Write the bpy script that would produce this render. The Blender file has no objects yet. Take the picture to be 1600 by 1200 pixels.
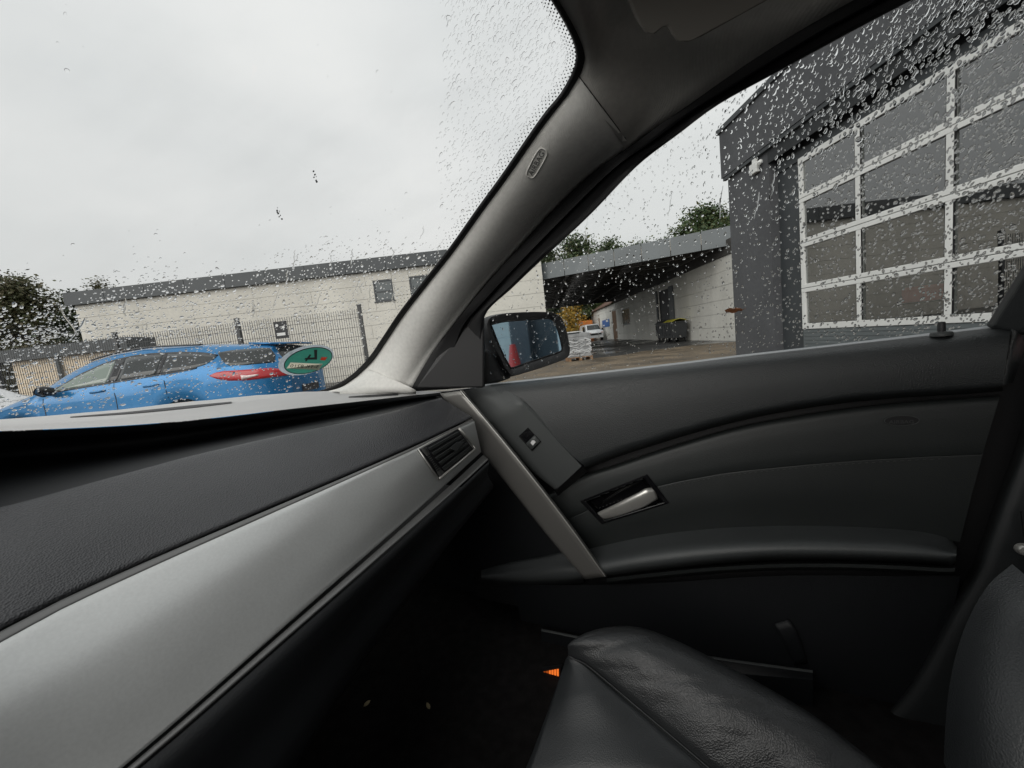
import bpy, math, random
from mathutils import Vector, Matrix, noise
from mathutils.bvhtree import BVHTree
from mathutils.geometry import tessellate_polygon
random.seed(7)
RND = random.random
def U(a, b): return a + (b - a) * random.random()
sc = bpy.context.scene
C = sc.collection
# ------------------------------------------------------------------ camera, sky, sun, exposure
EYE = 1.02
PITCH, ROLL = math.radians(6.4), math.radians(6.5)
FWD = Vector((0, math.cos(PITCH), -math.sin(PITCH)))
u0 = Vector((0, math.sin(PITCH), math.cos(PITCH))); r0 = Vector((1, 0, 0))
CR = r0 * math.cos(ROLL) - u0 * math.sin(ROLL)
CU = u0 * math.cos(ROLL) + r0 * math.sin(ROLL)
cam = bpy.data.cameras.new('camera'); camo = bpy.data.objects.new('camera', cam); C.objects.link(camo)
cam.sensor_width = 36; cam.lens = 13.5; cam.clip_start = .02; cam.clip_end = 2000
camo.matrix_world = Matrix(((CR.x, CU.x, -FWD.x, 0), (CR.y, CU.y, -FWD.y, 0), (CR.z, CU.z, -FWD.z, EYE), (0, 0, 0, 1)))
sc.camera = camo
w = bpy.data.worlds.new('World'); sc.world = w; w.use_nodes = True
SUN_EL, SUN_AZ = math.radians(27), math.radians(212)      # azimuth from +Y clockwise: behind and to the left
def world_nodes():
    nt = w.node_tree; n = nt.nodes; L = nt.links
    for x in list(n): n.remove(x)
    out = n.new('ShaderNodeOutputWorld'); bg = n.new('ShaderNodeBackground')
    sky = n.new('ShaderNodeTexSky'); sky.sky_type = 'NISHITA'; sky.sun_disc = False
    sky.sun_elevation = SUN_EL; sky.sun_rotation = SUN_AZ; sky.air_density = 1.5; sky.dust_density = 6
    tc = n.new('ShaderNodeTexCoord'); mp = n.new('ShaderNodeMapping'); mp.inputs['Scale'].default_value = (1, 1, 2.2)
    no = n.new('ShaderNodeTexNoise'); no.inputs['Scale'].default_value = 1.6; no.inputs['Detail'].default_value = 4; no.inputs['Roughness'].default_value = .45
    rp = n.new('ShaderNodeValToRGB'); rp.color_ramp.elements[0].position = .3; rp.color_ramp.elements[1].position = .72
    rp.color_ramp.elements[0].color = (6.3, 6.5, 6.55, 1); rp.color_ramp.elements[1].color = (8.3, 8.3, 8.2, 1)
    sx = n.new('ShaderNodeSeparateXYZ'); ml = n.new('ShaderNodeMath'); ml.operation = 'MULTIPLY_ADD'
    ml.inputs[1].default_value = .30; ml.inputs[2].default_value = .92; ml.use_clamp = False
    mc = n.new('ShaderNodeVectorMath'); mc.operation = 'SCALE'
    mx = n.new('ShaderNodeMix'); mx.data_type = 'RGBA'; mx.inputs[0].default_value = .96
    L.new(tc.outputs['Generated'], mp.inputs[0]); L.new(mp.outputs[0], no.inputs['Vector']); L.new(no.outputs['Fac'], rp.inputs[0])
    L.new(tc.outputs['Generated'], sx.inputs[0]); L.new(sx.outputs['Z'], ml.inputs[0])
    L.new(rp.outputs[0], mc.inputs[0]); L.new(ml.outputs[0], mc.inputs['Scale'])
    L.new(sky.outputs[0], mx.inputs[6]); L.new(mc.outputs[0], mx.inputs[7]); L.new(mx.outputs[2], bg.inputs[0])
    bg.inputs[1].default_value = .078; L.new(bg.outputs[0], out.inputs[0])
world_nodes()
sl = bpy.data.lights.new('sun', 'SUN'); sl.energy = 1.5; sl.angle = math.radians(60); sl.color = (1, .97, .93)
so = bpy.data.objects.new('sun', sl); C.objects.link(so)
sd = Vector((math.sin(SUN_AZ) * math.cos(SUN_EL), math.cos(SUN_AZ) * math.cos(SUN_EL), math.sin(SUN_EL)))
so.rotation_euler = sd.to_track_quat('Z', 'Y').to_euler()
vs = sc.view_settings; vs.view_transform = 'Standard'; vs.look = 'None'; vs.gamma = 1; vs.use_curve_mapping = False
vs.exposure = .35
sc.render.engine = 'CYCLES'
cy = sc.cycles; cy.use_denoising = True; cy.max_bounces = 14; cy.transmission_bounces = 12; cy.transparent_max_bounces = 32; cy.diffuse_bounces = 4
cy.caustics_reflective = False; cy.caustics_refractive = True; cy.sample_clamp_indirect = 6; cy.blur_glossy = .4
# ------------------------------------------------------------------ helpers
def ray(px, py):
    a = (px - 800) / 600; b = (600 - py) / 600
    return FWD + CR * a + CU * b
E0 = Vector((0, 0, EYE))
def D(px, py, d):
    v = ray(px, py); return E0 + v * (d / v.y)
def Z(px, py, z):
    v = ray(px, py); return E0 + v * (z / v.z)
PSI = math.radians(25)
CB = Vector((math.cos(PSI), -math.sin(PSI), 0)); CL = Vector((math.sin(PSI), math.cos(PSI), 0))   # car: backwards, to its right
S1 = Vector((-.06, 1.05, EYE))
SV = S1.dot(CL)
def V(px, py, v):
    r = ray(px, py); k = (SV + v) / r.dot(CL); return E0 + r * k
def car(u, v, z): return Vector((S1.x, S1.y, EYE)) + CB * u + CL * v + Vector((0, 0, z))
def cat(p0, p1, p2, p3, t):
    return .5 * ((2 * p1) + (p2 - p0) * t + (2 * p0 - 5 * p1 + 4 * p2 - p3) * t * t + (3 * p1 - p0 - 3 * p2 + p3) * t ** 3)
def resample(P, n, smooth=True):
    P = [Vector(p) for p in P]
    if len(P) == 1: return [P[0].copy() for _ in range(n)]
    Q = []
    if smooth and len(P) > 2:
        e = [P[0] * 2 - P[1]] + P + [P[-1] * 2 - P[-2]]
        for i in range(len(P) - 1):
            for k in range(10): Q.append(cat(e[i], e[i + 1], e[i + 2], e[i + 3], k / 10))
        Q.append(P[-1])
    else: Q = P
    L = [0]
    for a, b in zip(Q, Q[1:]): L.append(L[-1] + (b - a).length)
    out = []; j = 0
    for i in range(n):
        t = L[-1] * i / (n - 1)
        while j < len(Q) - 2 and L[j + 1] < t: j += 1
        s = L[j + 1] - L[j]; f = (t - L[j]) / s if s > 1e-9 else 0
        out.append(Q[j].lerp(Q[j + 1], max(0, min(1, f))))
    return out
def rootloc(p):
    o = Vector((0, 0, 0))
    while p is not None: o += p.location; p = p.parent
    return o
class MB:
    def __init__(s): s.v = []; s.f = []
    def add(s, v, f):
        b = len(s.v); s.v += [Vector(x) for x in v]; s.f += [tuple(i + b for i in q) for q in f]; return s
    def box(s, a, b):
        (x0, y0, z0), (x1, y1, z1) = a, b
        return s.add([(x0, y0, z0), (x1, y0, z0), (x1, y1, z0), (x0, y1, z0), (x0, y0, z1), (x1, y0, z1), (x1, y1, z1), (x0, y1, z1)],
                     [(0, 3, 2, 1), (4, 5, 6, 7), (0, 1, 5, 4), (1, 2, 6, 5), (2, 3, 7, 6), (3, 0, 4, 7)])
    def obox(s, o, ax, ay, az):   # box from a corner and three edge vectors
        o = Vector(o); ax = Vector(ax); ay = Vector(ay); az = Vector(az)
        return s.add([o, o + ax, o + ax + ay, o + ay, o + az, o + ax + az, o + ax + ay + az, o + ay + az],
                     [(0, 3, 2, 1), (4, 5, 6, 7), (0, 1, 5, 4), (1, 2, 6, 5), (2, 3, 7, 6), (3, 0, 4, 7)])
    def bar(s, a, b, r, n=6, r2=None, flat=None):
        a = Vector(a); b = Vector(b); d = (b - a).normalized(); r2 = r if r2 is None else r2
        x = d.orthogonal().normalized(); y = d.cross(x)
        v = []
        for p, q in ((a, r), (b, r2)):
            for i in range(n):
                t = 2 * math.pi * i / n; v.append(p + x * math.cos(t) * q + y * math.sin(t) * q)
        f = [(i, (i + 1) % n, n + (i + 1) % n, n + i) for i in range(n)] + [tuple(range(n - 1, -1, -1)), tuple(range(n, 2 * n))]
        return s.add(v, f)
    def tube(s, P, r, n=6, caps=True):
        P = [Vector(p) for p in P]; v = []; x = None
        for i, p in enumerate(P):
            d = (P[min(i + 1, len(P) - 1)] - P[max(i - 1, 0)]).normalized()
            if x is None: x = d.orthogonal().normalized()
            x = (x - d * x.dot(d)).normalized(); y = d.cross(x)
            rr = r[i] if isinstance(r, (list, tuple)) else r
            for k in range(n):
                t = 2 * math.pi * k / n; v.append(p + x * math.cos(t) * rr + y * math.sin(t) * rr)
        f = []
        for i in range(len(P) - 1):
            for k in range(n):
                f.append((i * n + k, i * n + (k + 1) % n, (i + 1) * n + (k + 1) % n, (i + 1) * n + k))
        if caps: f += [tuple(range(n - 1, -1, -1)), tuple(range((len(P) - 1) * n, len(P) * n))]
        return s.add(v, f)
    def grid(s, rows, close=False):
        n = len(rows[0]); v = [p for r in rows for p in r]; f = []
        for i in range(len(rows) - 1):
            for k in range(n - (0 if close else 1)):
                f.append((i * n + k, i * n + (k + 1) % n, (i + 1) * n + (k + 1) % n, (i + 1) * n + k))
        return s.add(v, f)
    def loft(s, curves, nu, nv, smooth=True, su=True):
        R = [resample(c, nu, su) for c in curves]
        cols = [resample([r[i] for r in R], nv, smooth) for i in range(nu)] if nv != len(R) or smooth else None
        rows = [[cols[i][j] for i in range(nu)] for j in range(nv)] if cols else R
        return s.grid(rows)
    def prism(s, poly, h):   # poly: 3D outline, h: extrusion vector
        P = [Vector(p) for p in poly]; n = len(P); h = Vector(h)
        tri = tessellate_polygon([P])
        v = P + [p + h for p in P]
        f = [tuple(t) for t in tri] + [tuple(i + n for i in reversed(t)) for t in tri] + [(i, (i + 1) % n, n + (i + 1) % n, n + i) for i in range(n)]
        return s.add(v, f)
    def lathe(s, prof, o, ax, n=24):
        o = Vector(o); ax = Vector(ax).normalized(); x = ax.orthogonal().normalized(); y = ax.cross(x)
        rows = [[o + ax * h + (x * math.cos(2 * math.pi * k / n) + y * math.sin(2 * math.pi * k / n)) * r for k in range(n)] for r, h in prof]
        return s.grid(rows, True)
    def build(s, name, mat, parent=None, smooth=False, thick=0, bevel=0, label=None, kind=None, fix=True):
        m = bpy.data.meshes.new(name); o = rootloc(parent)
        m.from_pydata([tuple(p - o) for p in s.v], [], s.f); m.materials.append(mat)
        if fix:
            import bmesh
            bm = bmesh.new(); bm.from_mesh(m); bmesh.ops.recalc_face_normals(bm, faces=bm.faces); bm.to_mesh(m); bm.free()
        ob = bpy.data.objects.new(name, m); C.objects.link(ob)
        if parent is not None: ob.parent = parent
        if smooth is True: m.shade_smooth()
        elif smooth:
            m.shade_smooth(); m.set_sharp_from_angle(angle=math.radians(smooth))
        if thick:
            md = ob.modifiers.new('thickness', 'SOLIDIFY'); md.thickness = thick; md.offset = 0
        if bevel:
            md = ob.modifiers.new('bevel', 'BEVEL'); md.width = bevel; md.segments = 2; md.limit_method = 'ANGLE'; md.angle_limit = math.radians(40)
        if label: ob['label'] = label
        if kind: ob['kind'] = kind
        return ob
def thing(name, label, cat_, loc=(0, 0, 0), group=None):
    o = bpy.data.objects.new(name, None); C.objects.link(o); o.location = loc; o.empty_display_size = .2
    o['label'] = label; o['category'] = cat_
    if group: o['group'] = group
    return o
def tag(o, label, cat_, group=None):
    o['label'] = label; o['category'] = cat_
    if group: o['group'] = group
    return o
def bvh(mb): return BVHTree.FromPolygons([tuple(v) for v in mb.v], mb.f)
def hit(tree, px, py):
    r = ray(px, py).normalized(); h = tree.ray_cast(E0, r); return (h[0], h[1]) if h[0] is not None else (None, None)
_fonts = {}
def text_verts(s, size=1.0, ext=0.0):
    c = bpy.data.curves.new('lettering', 'FONT'); c.body = s; c.size = size; c.align_x = 'CENTER'; c.align_y = 'CENTER'; c.extrude = ext; c.resolution_u = 3
    o = bpy.data.objects.new('lettering', c); C.objects.link(o)
    bpy.context.view_layer.update()
    m = bpy.data.meshes.new_from_object(o.evaluated_get(bpy.context.evaluated_depsgraph_get()))
    v = [x.co.copy() for x in m.vertices]; f = [tuple(p.vertices) for p in m.polygons]
    bpy.data.objects.remove(o); bpy.data.curves.remove(c); bpy.data.meshes.remove(m)
    return v, f
def add_text(mb, s, o, ax, ay, size, ext=.0003, sx=1):
    v, f = text_verts(s, size, ext); ax = Vector(ax).normalized(); ay = Vector(ay).normalized(); az = ax.cross(ay)
    return mb.add([Vector(o) + ax * p.x * sx + ay * p.y + az * p.z for p in v], f)
# ------------------------------------------------------------------ materials
def mat(name, col, rough=.6, metal=0, spec=.5, var=0, vscale=5, bump=0, bscale=200, btype='noise', bdist=.001, col2=None, coat=0, rvar=0, detail=4, stretch=None, sheen=0, fine=0, wrinkle=0):
    m = bpy.data.materials.new(name); m.use_nodes = True; nt = m.node_tree; n = nt.nodes; L = nt.links
    b = n['Principled BSDF']; b.inputs['Base Color'].default_value = (*col, 1); b.inputs['Roughness'].default_value = rough
    b.inputs['Metallic'].default_value = metal; b.inputs['Specular IOR Level'].default_value = spec; b.inputs['Coat Weight'].default_value = coat
    b.inputs['Coat Roughness'].default_value = .04; b.inputs['Sheen Weight'].default_value = sheen
    tc = n.new('ShaderNodeTexCoord'); vec = tc.outputs['Object']
    if stretch:
        mp = n.new('ShaderNodeMapping'); mp.inputs['Scale'].default_value = stretch; L.new(vec, mp.inputs[0]); svec = mp.outputs[0]
    else: svec = vec
    if var or rvar or col2:
        no = n.new('ShaderNodeTexNoise'); no.inputs['Scale'].default_value = vscale; no.inputs['Detail'].default_value = detail; L.new(svec, no.inputs['Vector'])
        rp = n.new('ShaderNodeValToRGB'); rp.color_ramp.elements[0].position = .32; rp.color_ramp.elements[1].position = .68
        c2 = col2 or tuple(min(1, c * (1 + var)) for c in col); c1 = tuple(c * (1 - var) for c in col) if not col2 else col
        rp.color_ramp.elements[0].color = (*c1, 1); rp.color_ramp.elements[1].color = (*c2, 1)
        L.new(no.outputs['Fac'], rp.inputs[0]); src = rp.outputs[0]
        if fine:
            n2 = n.new('ShaderNodeTexNoise'); n2.inputs['Scale'].default_value = vscale * 14; n2.inputs['Detail'].default_value = 6; L.new(vec, n2.inputs['Vector'])
            mr = n.new('ShaderNodeMapRange'); mr.inputs['From Min'].default_value = .3; mr.inputs['From Max'].default_value = .7; mr.inputs['To Min'].default_value = 1 - fine; mr.inputs['To Max'].default_value = 1 + fine
            L.new(n2.outputs['Fac'], mr.inputs[0]); sm = n.new('ShaderNodeVectorMath'); sm.operation = 'SCALE'
            L.new(src, sm.inputs[0]); L.new(mr.outputs[0], sm.inputs['Scale']); src = sm.outputs[0]
        if var or col2: L.new(src, b.inputs['Base Color'])
        if rvar:
            mr = n.new('ShaderNodeMapRange'); mr.inputs['From Min'].default_value = .35; mr.inputs['From Max'].default_value = .65
            mr.inputs['To Min'].default_value = max(.02, rough - rvar); mr.inputs['To Max'].default_value = min(1, rough + rvar)
            L.new(no.outputs['Fac'], mr.inputs[0]); L.new(mr.outputs[0], b.inputs['Roughness'])
    if bump:
        if btype == 'cells':
            t = n.new('ShaderNodeTexVoronoi'); t.feature = 'F1'; t.inputs['Scale'].default_value = bscale; t.inputs['Randomness'].default_value = .8; o = t.outputs['Distance']
        elif btype == 'voronoi':
            t = n.new('ShaderNodeTexVoronoi'); t.feature = 'SMOOTH_F1'; t.inputs['Scale'].default_value = bscale; t.inputs['Smoothness'].default_value = .4; o = t.outputs['Distance']
        elif btype == 'weave':
            t = n.new('ShaderNodeTexWave'); t.wave_type = 'BANDS'; t.bands_direction = 'DIAGONAL'; t.inputs['Scale'].default_value = bscale; t.inputs['Distortion'].default_value = 3; t.inputs['Detail'].default_value = 2; t.inputs['Detail Scale'].default_value = 2; o = t.outputs['Fac']
        else:
            t = n.new('ShaderNodeTexNoise'); t.inputs['Scale'].default_value = bscale; t.inputs['Detail'].default_value = 3; o = t.outputs['Fac']
        if wrinkle:
            wv = n.new('ShaderNodeTexNoise'); wv.noise_type = 'RIDGED_MULTIFRACTAL'; wv.inputs['Scale'].default_value = 9; wv.inputs['Detail'].default_value = 5; wv.inputs['Distortion'].default_value = .6
            wm = n.new('ShaderNodeMath'); wm.operation = 'MULTIPLY_ADD'; wm.inputs[1].default_value = -wrinkle; mpw = n.new('ShaderNodeMapping'); mpw.inputs['Scale'].default_value = (1.6, .8, 1); mpw.inputs['Rotation'].default_value = (0, 0, .5)
            L.new(vec, mpw.inputs[0]); L.new(mpw.outputs[0], wv.inputs['Vector']); L.new(wv.outputs['Fac'], wm.inputs[0]); L.new(o, wm.inputs[2]); o = wm.outputs[0]
        L.new(vec, t.inputs['Vector']); bp = n.new('ShaderNodeBump'); bp.inputs['Strength'].default_value = bump; bp.inputs['Distance'].default_value = bdist
        L.new(o, bp.inputs['Height']); L.new(bp.outputs[0], b.inputs['Normal'])
    return m
def backlit(m, k=.5):
    nt = m.node_tree; b = nt.nodes['Principled BSDF']; t = nt.nodes.new('ShaderNodeBsdfTranslucent'); t.inputs[0].default_value = b.inputs['Base Color'].default_value
    x = nt.nodes.new('ShaderNodeMixShader'); x.inputs[0].default_value = k; nt.links.new(b.outputs[0], x.inputs[1]); nt.links.new(t.outputs[0], x.inputs[2]); nt.links.new(x.outputs[0], nt.nodes['Material Output'].inputs[0]); return m
def emit(m, col, s):
    b = m.node_tree.nodes['Principled BSDF']; b.inputs['Emission Color'].default_value = (*col, 1); b.inputs['Emission Strength'].default_value = s; return m
def thin_glass(name, tint=(1, 1, 1), ior=1.45, rough=0, smear=0):
    m = bpy.data.materials.new(name); m.use_nodes = True; nt = m.node_tree; n = nt.nodes; L = nt.links
    n.remove(n['Principled BSDF']); out = n['Material Output']
    t = n.new('ShaderNodeBsdfTransparent'); t.inputs[0].default_value = (*tint, 1)
    g = n.new('ShaderNodeBsdfGlossy'); g.inputs['Roughness'].default_value = rough
    fr = n.new('ShaderNodeFresnel'); fr.inputs['IOR'].default_value = ior
    geo = n.new('ShaderNodeNewGeometry'); mxi = n.new('ShaderNodeMix'); mxi.inputs[2].default_value = ior; mxi.inputs[3].default_value = 1 / ior   # same reflectance from both sides
    iv = n.new('ShaderNodeMix'); iv.inputs[2].default_value = ior; iv.inputs[3].default_value = ior
    L.new(iv.outputs[0], fr.inputs['IOR'])
    lw = n.new('ShaderNodeLayerWeight'); lw.inputs['Blend'].default_value = .5
    # Schlick on |cos|
    f0 = ((ior - 1) / (ior + 1)) ** 2
    pw = n.new('ShaderNodeMath'); pw.operation = 'POWER'; pw.inputs[1].default_value = 5
    ma = n.new('ShaderNodeMath'); ma.operation = 'MULTIPLY_ADD'; ma.inputs[1].default_value = 1 - f0; ma.inputs[2].default_value = f0
    dt = n.new('ShaderNodeVectorMath'); dt.operation = 'DOT_PRODUCT'; ab = n.new('ShaderNodeMath'); ab.operation = 'ABSOLUTE'; om = n.new('ShaderNodeMath'); om.operation = 'SUBTRACT'; om.inputs[0].default_value = 1
    L.new(geo.outputs['Normal'], dt.inputs[0]); L.new(geo.outputs['Incoming'], dt.inputs[1]); L.new(dt.outputs['Value'], ab.inputs[0]); L.new(ab.outputs[0], om.inputs[1]); L.new(om.outputs[0], pw.inputs[0]); L.new(pw.outputs[0], ma.inputs[0])
    for x in (fr, mxi, iv, lw): n.remove(x)
    mx = n.new('ShaderNodeMixShader'); L.new(ma.outputs[0], mx.inputs[0]); L.new(t.outputs[0], mx.inputs[1]); L.new(g.outputs[0], mx.inputs[2])
    last = mx
    if smear:
        df = n.new('ShaderNodeBsdfDiffuse'); df.inputs[0].default_value = (.7, .7, .68, 1)
        tc = n.new('ShaderNodeTexCoord'); no = n.new('ShaderNodeTexNoise'); no.inputs['Scale'].default_value = 7; no.inputs['Detail'].default_value = 6
        mp = n.new('ShaderNodeMapping'); mp.inputs['Scale'].default_value = (1, 2.5, 1); L.new(tc.outputs['Object'], mp.inputs[0]); L.new(mp.outputs[0], no.inputs[0])
        mr = n.new('ShaderNodeMapRange'); mr.inputs['From Min'].default_value = .45; mr.inputs['From Max'].default_value = .8; mr.inputs['To Max'].default_value = smear
        L.new(no.outputs['Fac'], mr.inputs[0]); m2 = n.new('ShaderNodeMixShader'); L.new(mr.outputs[0], m2.inputs[0]); L.new(mx.outputs[0], m2.inputs[1]); L.new(df.outputs[0], m2.inputs[2]); last = m2
    L.new(last.outputs[0], out.inputs[0]); return m
def water_mat():
    m = bpy.data.materials.new('water'); m.use_nodes = True; nt = m.node_tree; n = nt.nodes
    n.remove(n['Principled BSDF']); g = n.new('ShaderNodeBsdfGlass'); g.inputs['IOR'].default_value = 1.33; g.inputs['Roughness'].default_value = 0
    g.inputs[0].default_value = (1, 1, 1, 1); nt.links.new(g.outputs[0], n['Material Output'].inputs[0]); return m
def leafmat(name, cols):
    m = bpy.data.materials.new(name); m.use_nodes = True; nt = m.node_tree; n = nt.nodes; L = nt.links; b = n['Principled BSDF']; b.inputs['Roughness'].default_value = .6
    g = n.new('ShaderNodeNewGeometry'); rp = n.new('ShaderNodeValToRGB'); L.new(g.outputs['Random Per Island'], rp.inputs[0])
    e = rp.color_ramp.elements; e[0].color = (*cols[0], 1); e[1].color = (*cols[-1], 1)
    for i, c in enumerate(cols[1:-1]): x = e.new((i + 1) / (len(cols) - 1)); x.color = (*c, 1)
    L.new(rp.outputs[0], b.inputs['Base Color']); b.inputs['Subsurface Weight'].default_value = 0
    return m
M = dict(
 asphalt=mat('wet_asphalt', (.055, .055, .055), .38, var=.4, vscale=.35, rvar=.28, bump=.4, bscale=60, bdist=.004, detail=8, fine=.25),
 gravel=mat('gravel', (.125, .095, .062), .7, var=.5, vscale=1.1, bump=.6, bscale=40, bdist=.02, detail=8, fine=.45, rvar=.2),
 white_wall=mat('white_block_paint', (.60, .58, .525), .85, var=.10, vscale=.7, bump=.3, bscale=60, bdist=.004, detail=8, stretch=(1, 1, .35), fine=.06),
 block_wall=mat('old_white_paint', (.63, .62, .58), .85, var=.12, vscale=.8, bump=.35, bscale=50, bdist=.004, detail=8, stretch=(1, 1, .25), fine=.07),
 cream=mat('cream_render', (.74, .62, .47), .85, var=.08, vscale=1.2, detail=6, fine=.06),
 fascia=mat('grey_metal_fascia', (.058, .065, .07), .5, var=.10, vscale=.6, spec=.4),
 fascia_light=mat('wet_grey_fascia', (.105, .12, .128), .4, var=.10, vscale=.8),
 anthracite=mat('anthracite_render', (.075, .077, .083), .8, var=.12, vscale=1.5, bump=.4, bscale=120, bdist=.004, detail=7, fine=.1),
 shade_black=mat('recess_shade', (.018, .020, .022), .7, var=.2, vscale=2),  # near-black that paints in the shade under the fascia overhang
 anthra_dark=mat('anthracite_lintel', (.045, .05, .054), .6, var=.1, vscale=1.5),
 door_grey=mat('grey_door_panel', (.12, .135, .14), .5, var=.06, vscale=2),
 alu_white=mat('white_door_frame', (.72, .72, .70), .45, var=.05, vscale=3),
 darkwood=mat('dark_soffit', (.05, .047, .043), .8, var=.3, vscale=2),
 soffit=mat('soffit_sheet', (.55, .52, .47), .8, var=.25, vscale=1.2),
 black=mat('black_plastic', (.012, .012, .013), .5), rubber=mat('black_rubber', (.009, .009, .01), .55, spec=.35),
 fence=mat('fence_metal', (.035, .037, .038), .5), brown=mat('brown_door', (.16, .09, .05), .7, var=.15, vscale=3),
 roof_brown=mat('brown_roof', (.13, .075, .055), .8, var=.2, vscale=2), blue_sign=mat('blue_sign', (.03, .13, .38), .5), darkblue=mat('dark_window', (.05, .065, .07), .25),
 dumpster=mat('dumpster_plastic', (.022, .024, .026), .5, var=.2, vscale=4), lid=mat('yellow_lid', (.42, .38, .04), .5, var=.1),
 orange=mat('orange_box', (.5, .16, .03), .6), pallet=mat('pallet_wood', (.26, .15, .08), .8, var=.25, vscale=6), slab=mat('grey_slab', (.2, .205, .21), .75, var=.35, vscale=5, col2=(.34, .345, .35)), film=mat('white_film', (.6, .61, .62), .3),
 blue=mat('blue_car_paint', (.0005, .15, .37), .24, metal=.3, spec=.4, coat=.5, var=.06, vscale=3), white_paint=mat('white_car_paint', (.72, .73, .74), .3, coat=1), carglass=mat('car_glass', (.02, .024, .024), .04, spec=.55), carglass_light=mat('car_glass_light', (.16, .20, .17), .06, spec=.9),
 tyre=mat('tyre', (.012, .012, .012), .8), rim=mat('alloy_rim', (.35, .35, .36), .35, metal=1), red=mat('red_lamp', (.45, .008, .014), .2, coat=.5), clear=mat('clear_lamp', (.75, .6, .58), .15, coat=1),
 bark=mat('bark', (.07, .055, .04), .9, var=.3, vscale=6), cone=mat('red_cone', (.6, .03, .02), .5), tagw=mat('white_box', (.7, .7, .68), .5), glassdark=mat('workshop_wall', (.16, .155, .145), .8, var=.2, vscale=1), floor_in=mat('workshop_floor', (.12, .115, .11), .5, var=.2),
 # inside the car
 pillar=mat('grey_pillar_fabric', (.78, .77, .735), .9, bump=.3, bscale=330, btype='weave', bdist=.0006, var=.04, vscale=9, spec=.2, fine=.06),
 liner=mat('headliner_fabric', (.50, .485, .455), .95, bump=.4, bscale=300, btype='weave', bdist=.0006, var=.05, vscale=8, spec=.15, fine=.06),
 visor=mat('visor_vinyl', (.16, .15, .135), .8, bump=.2, bscale=400, bdist=.0004, spec=.2),
 dash_top=mat('dash_top_grain', (.235, .235, .235), .5, bump=.04, bscale=420, btype='voronoi', bdist=.0004, spec=.8, sheen=.6, var=.06, vscale=12),  # pale base and sheen put the sky glare into the colour
 dash_pad=mat('dash_pad_grain', (.040, .041, .045), .42, bump=.7, bscale=480, btype='cells', bdist=.0013, spec=.5, var=.05, vscale=14),
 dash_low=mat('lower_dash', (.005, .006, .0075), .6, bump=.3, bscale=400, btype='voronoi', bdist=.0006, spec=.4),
 trim=mat('brushed_silver_trim', (.54, .55, .545), .36, metal=.5, bump=.14, bscale=800, bdist=.0003, var=.012, vscale=24, fine=.045, detail=8),
 trim_dark=mat('satin_grey_edge', (.15, .15, .148), .4, metal=.6),
 trim_pull=mat('satin_pull_trim', (.20, .195, .185), .35, metal=.5, bump=.1, bscale=700, bdist=.0003),
 door_up=mat('door_top_grain', (.022, .0245, .0255), .40, bump=.6, bscale=520, btype='cells', bdist=.0010, spec=.5, var=.06, vscale=10),
 door_ins=mat('door_leather', (.016, .0185, .0185), .5, bump=.35, bscale=520, btype='voronoi', bdist=.0006, spec=.45, var=.08, vscale=8),
 arm=mat('armrest_leather', (.040, .044, .045), .5, bump=.35, bscale=460, btype='voronoi', bdist=.0007, spec=.5, var=.06, vscale=10),
 smooth_dark=mat('smooth_switch_panel', (.052, .056, .056), .5, spec=.4), gloss=mat('gloss_black', (.006, .006, .007), .12, spec=.5), silver=mat('satin_silver', (.58, .57, .54), .3, metal=.7),
 leather_worn=mat('creased_leather', (.022, .0235, .025), .37, bump=.5, bscale=600, btype='voronoi', bdist=.0010, spec=.5, var=.1, vscale=12, rvar=.06, wrinkle=1.6),
 leather=mat('seat_leather', (.018, .020, .0215), .38, bump=.4, bscale=600, btype='voronoi', bdist=.0007, spec=.5, var=.08, vscale=9), stitch=mat('stitch', (.05, .05, .05), .7),
 carpet=mat('carpet', (.014, .013, .013), 1, bump=.8, bscale=500, bdist=.003, spec=.1, var=.3, vscale=40), crumb=mat('pale_crumb', (.5, .42, .25), .8),
 bpillar=mat('pillar_lower_plastic', (.018, .020, .021), .55, bump=.3, bscale=450, btype='voronoi', bdist=.0006), seal=mat('pale_seal', (.34, .35, .36), .35), ink=mat('black_ink', (.01, .01, .012), .6), paper=mat('sticker_white', (.78, .82, .85), .5), green=mat('sticker_green', (.20, .54, .46), .5), sred=mat('sticker_red', (.72, .16, .08), .5), plate=mat('sticker_cream', (.93, .90, .80), .6),
 icon=mat('white_icon', (.6, .6, .6), .5), body_blue=mat('own_paint', (.012, .016, .03), .25, coat=1), leafb=mat('brown_leaf', (.19, .065, .02), .6, var=.4, vscale=120), frit=mat('frit_black', (.01, .01, .01), .6), grime=mat('bug_smear', (.30, .30, .29), .9),
 glass=thin_glass('windscreen_glass', (.985, .995, .99), 1.35, smear=.05), side_glass=thin_glass('side_glass', (.93, .95, .945), 1.4), pane=thin_glass('door_pane', (.5, .52, .51), 3.0), water=water_mat())
mm = bpy.data.materials.new('mirror_glass'); mm.use_nodes = True; b_ = mm.node_tree.nodes['Principled BSDF']; b_.inputs['Metallic'].default_value = 1; b_.inputs['Roughness'].default_value = .03; b_.inputs['Base Color'].default_value = (.42, .62, .78, 1); M['mirror'] = mm
for k_ in ('paper', 'green', 'plate', 'sred'): backlit(M[k_], .65)
M['amber'] = emit(mat('amber_lens', (.8, .2, .02), .3), (1, .2, .03), .62)
M['amber_dim'] = emit(mat('amber_lens_edge', (.6, .14, .02), .35), (1, .15, .015), .16)
# ================================================================== OUTSIDE
def struct(mb, name, m, **k):
    o = mb.build(name, m, **k); o['kind'] = 'structure'; return o
mb = MB(); n_ = 60
mb.add([(-250, -120, 0), (250, -120, 0), (250, 400, 0), (-250, 400, 0)], [(0, 1, 2, 3)]); struct(mb, 'ground', M['asphalt'])
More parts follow.
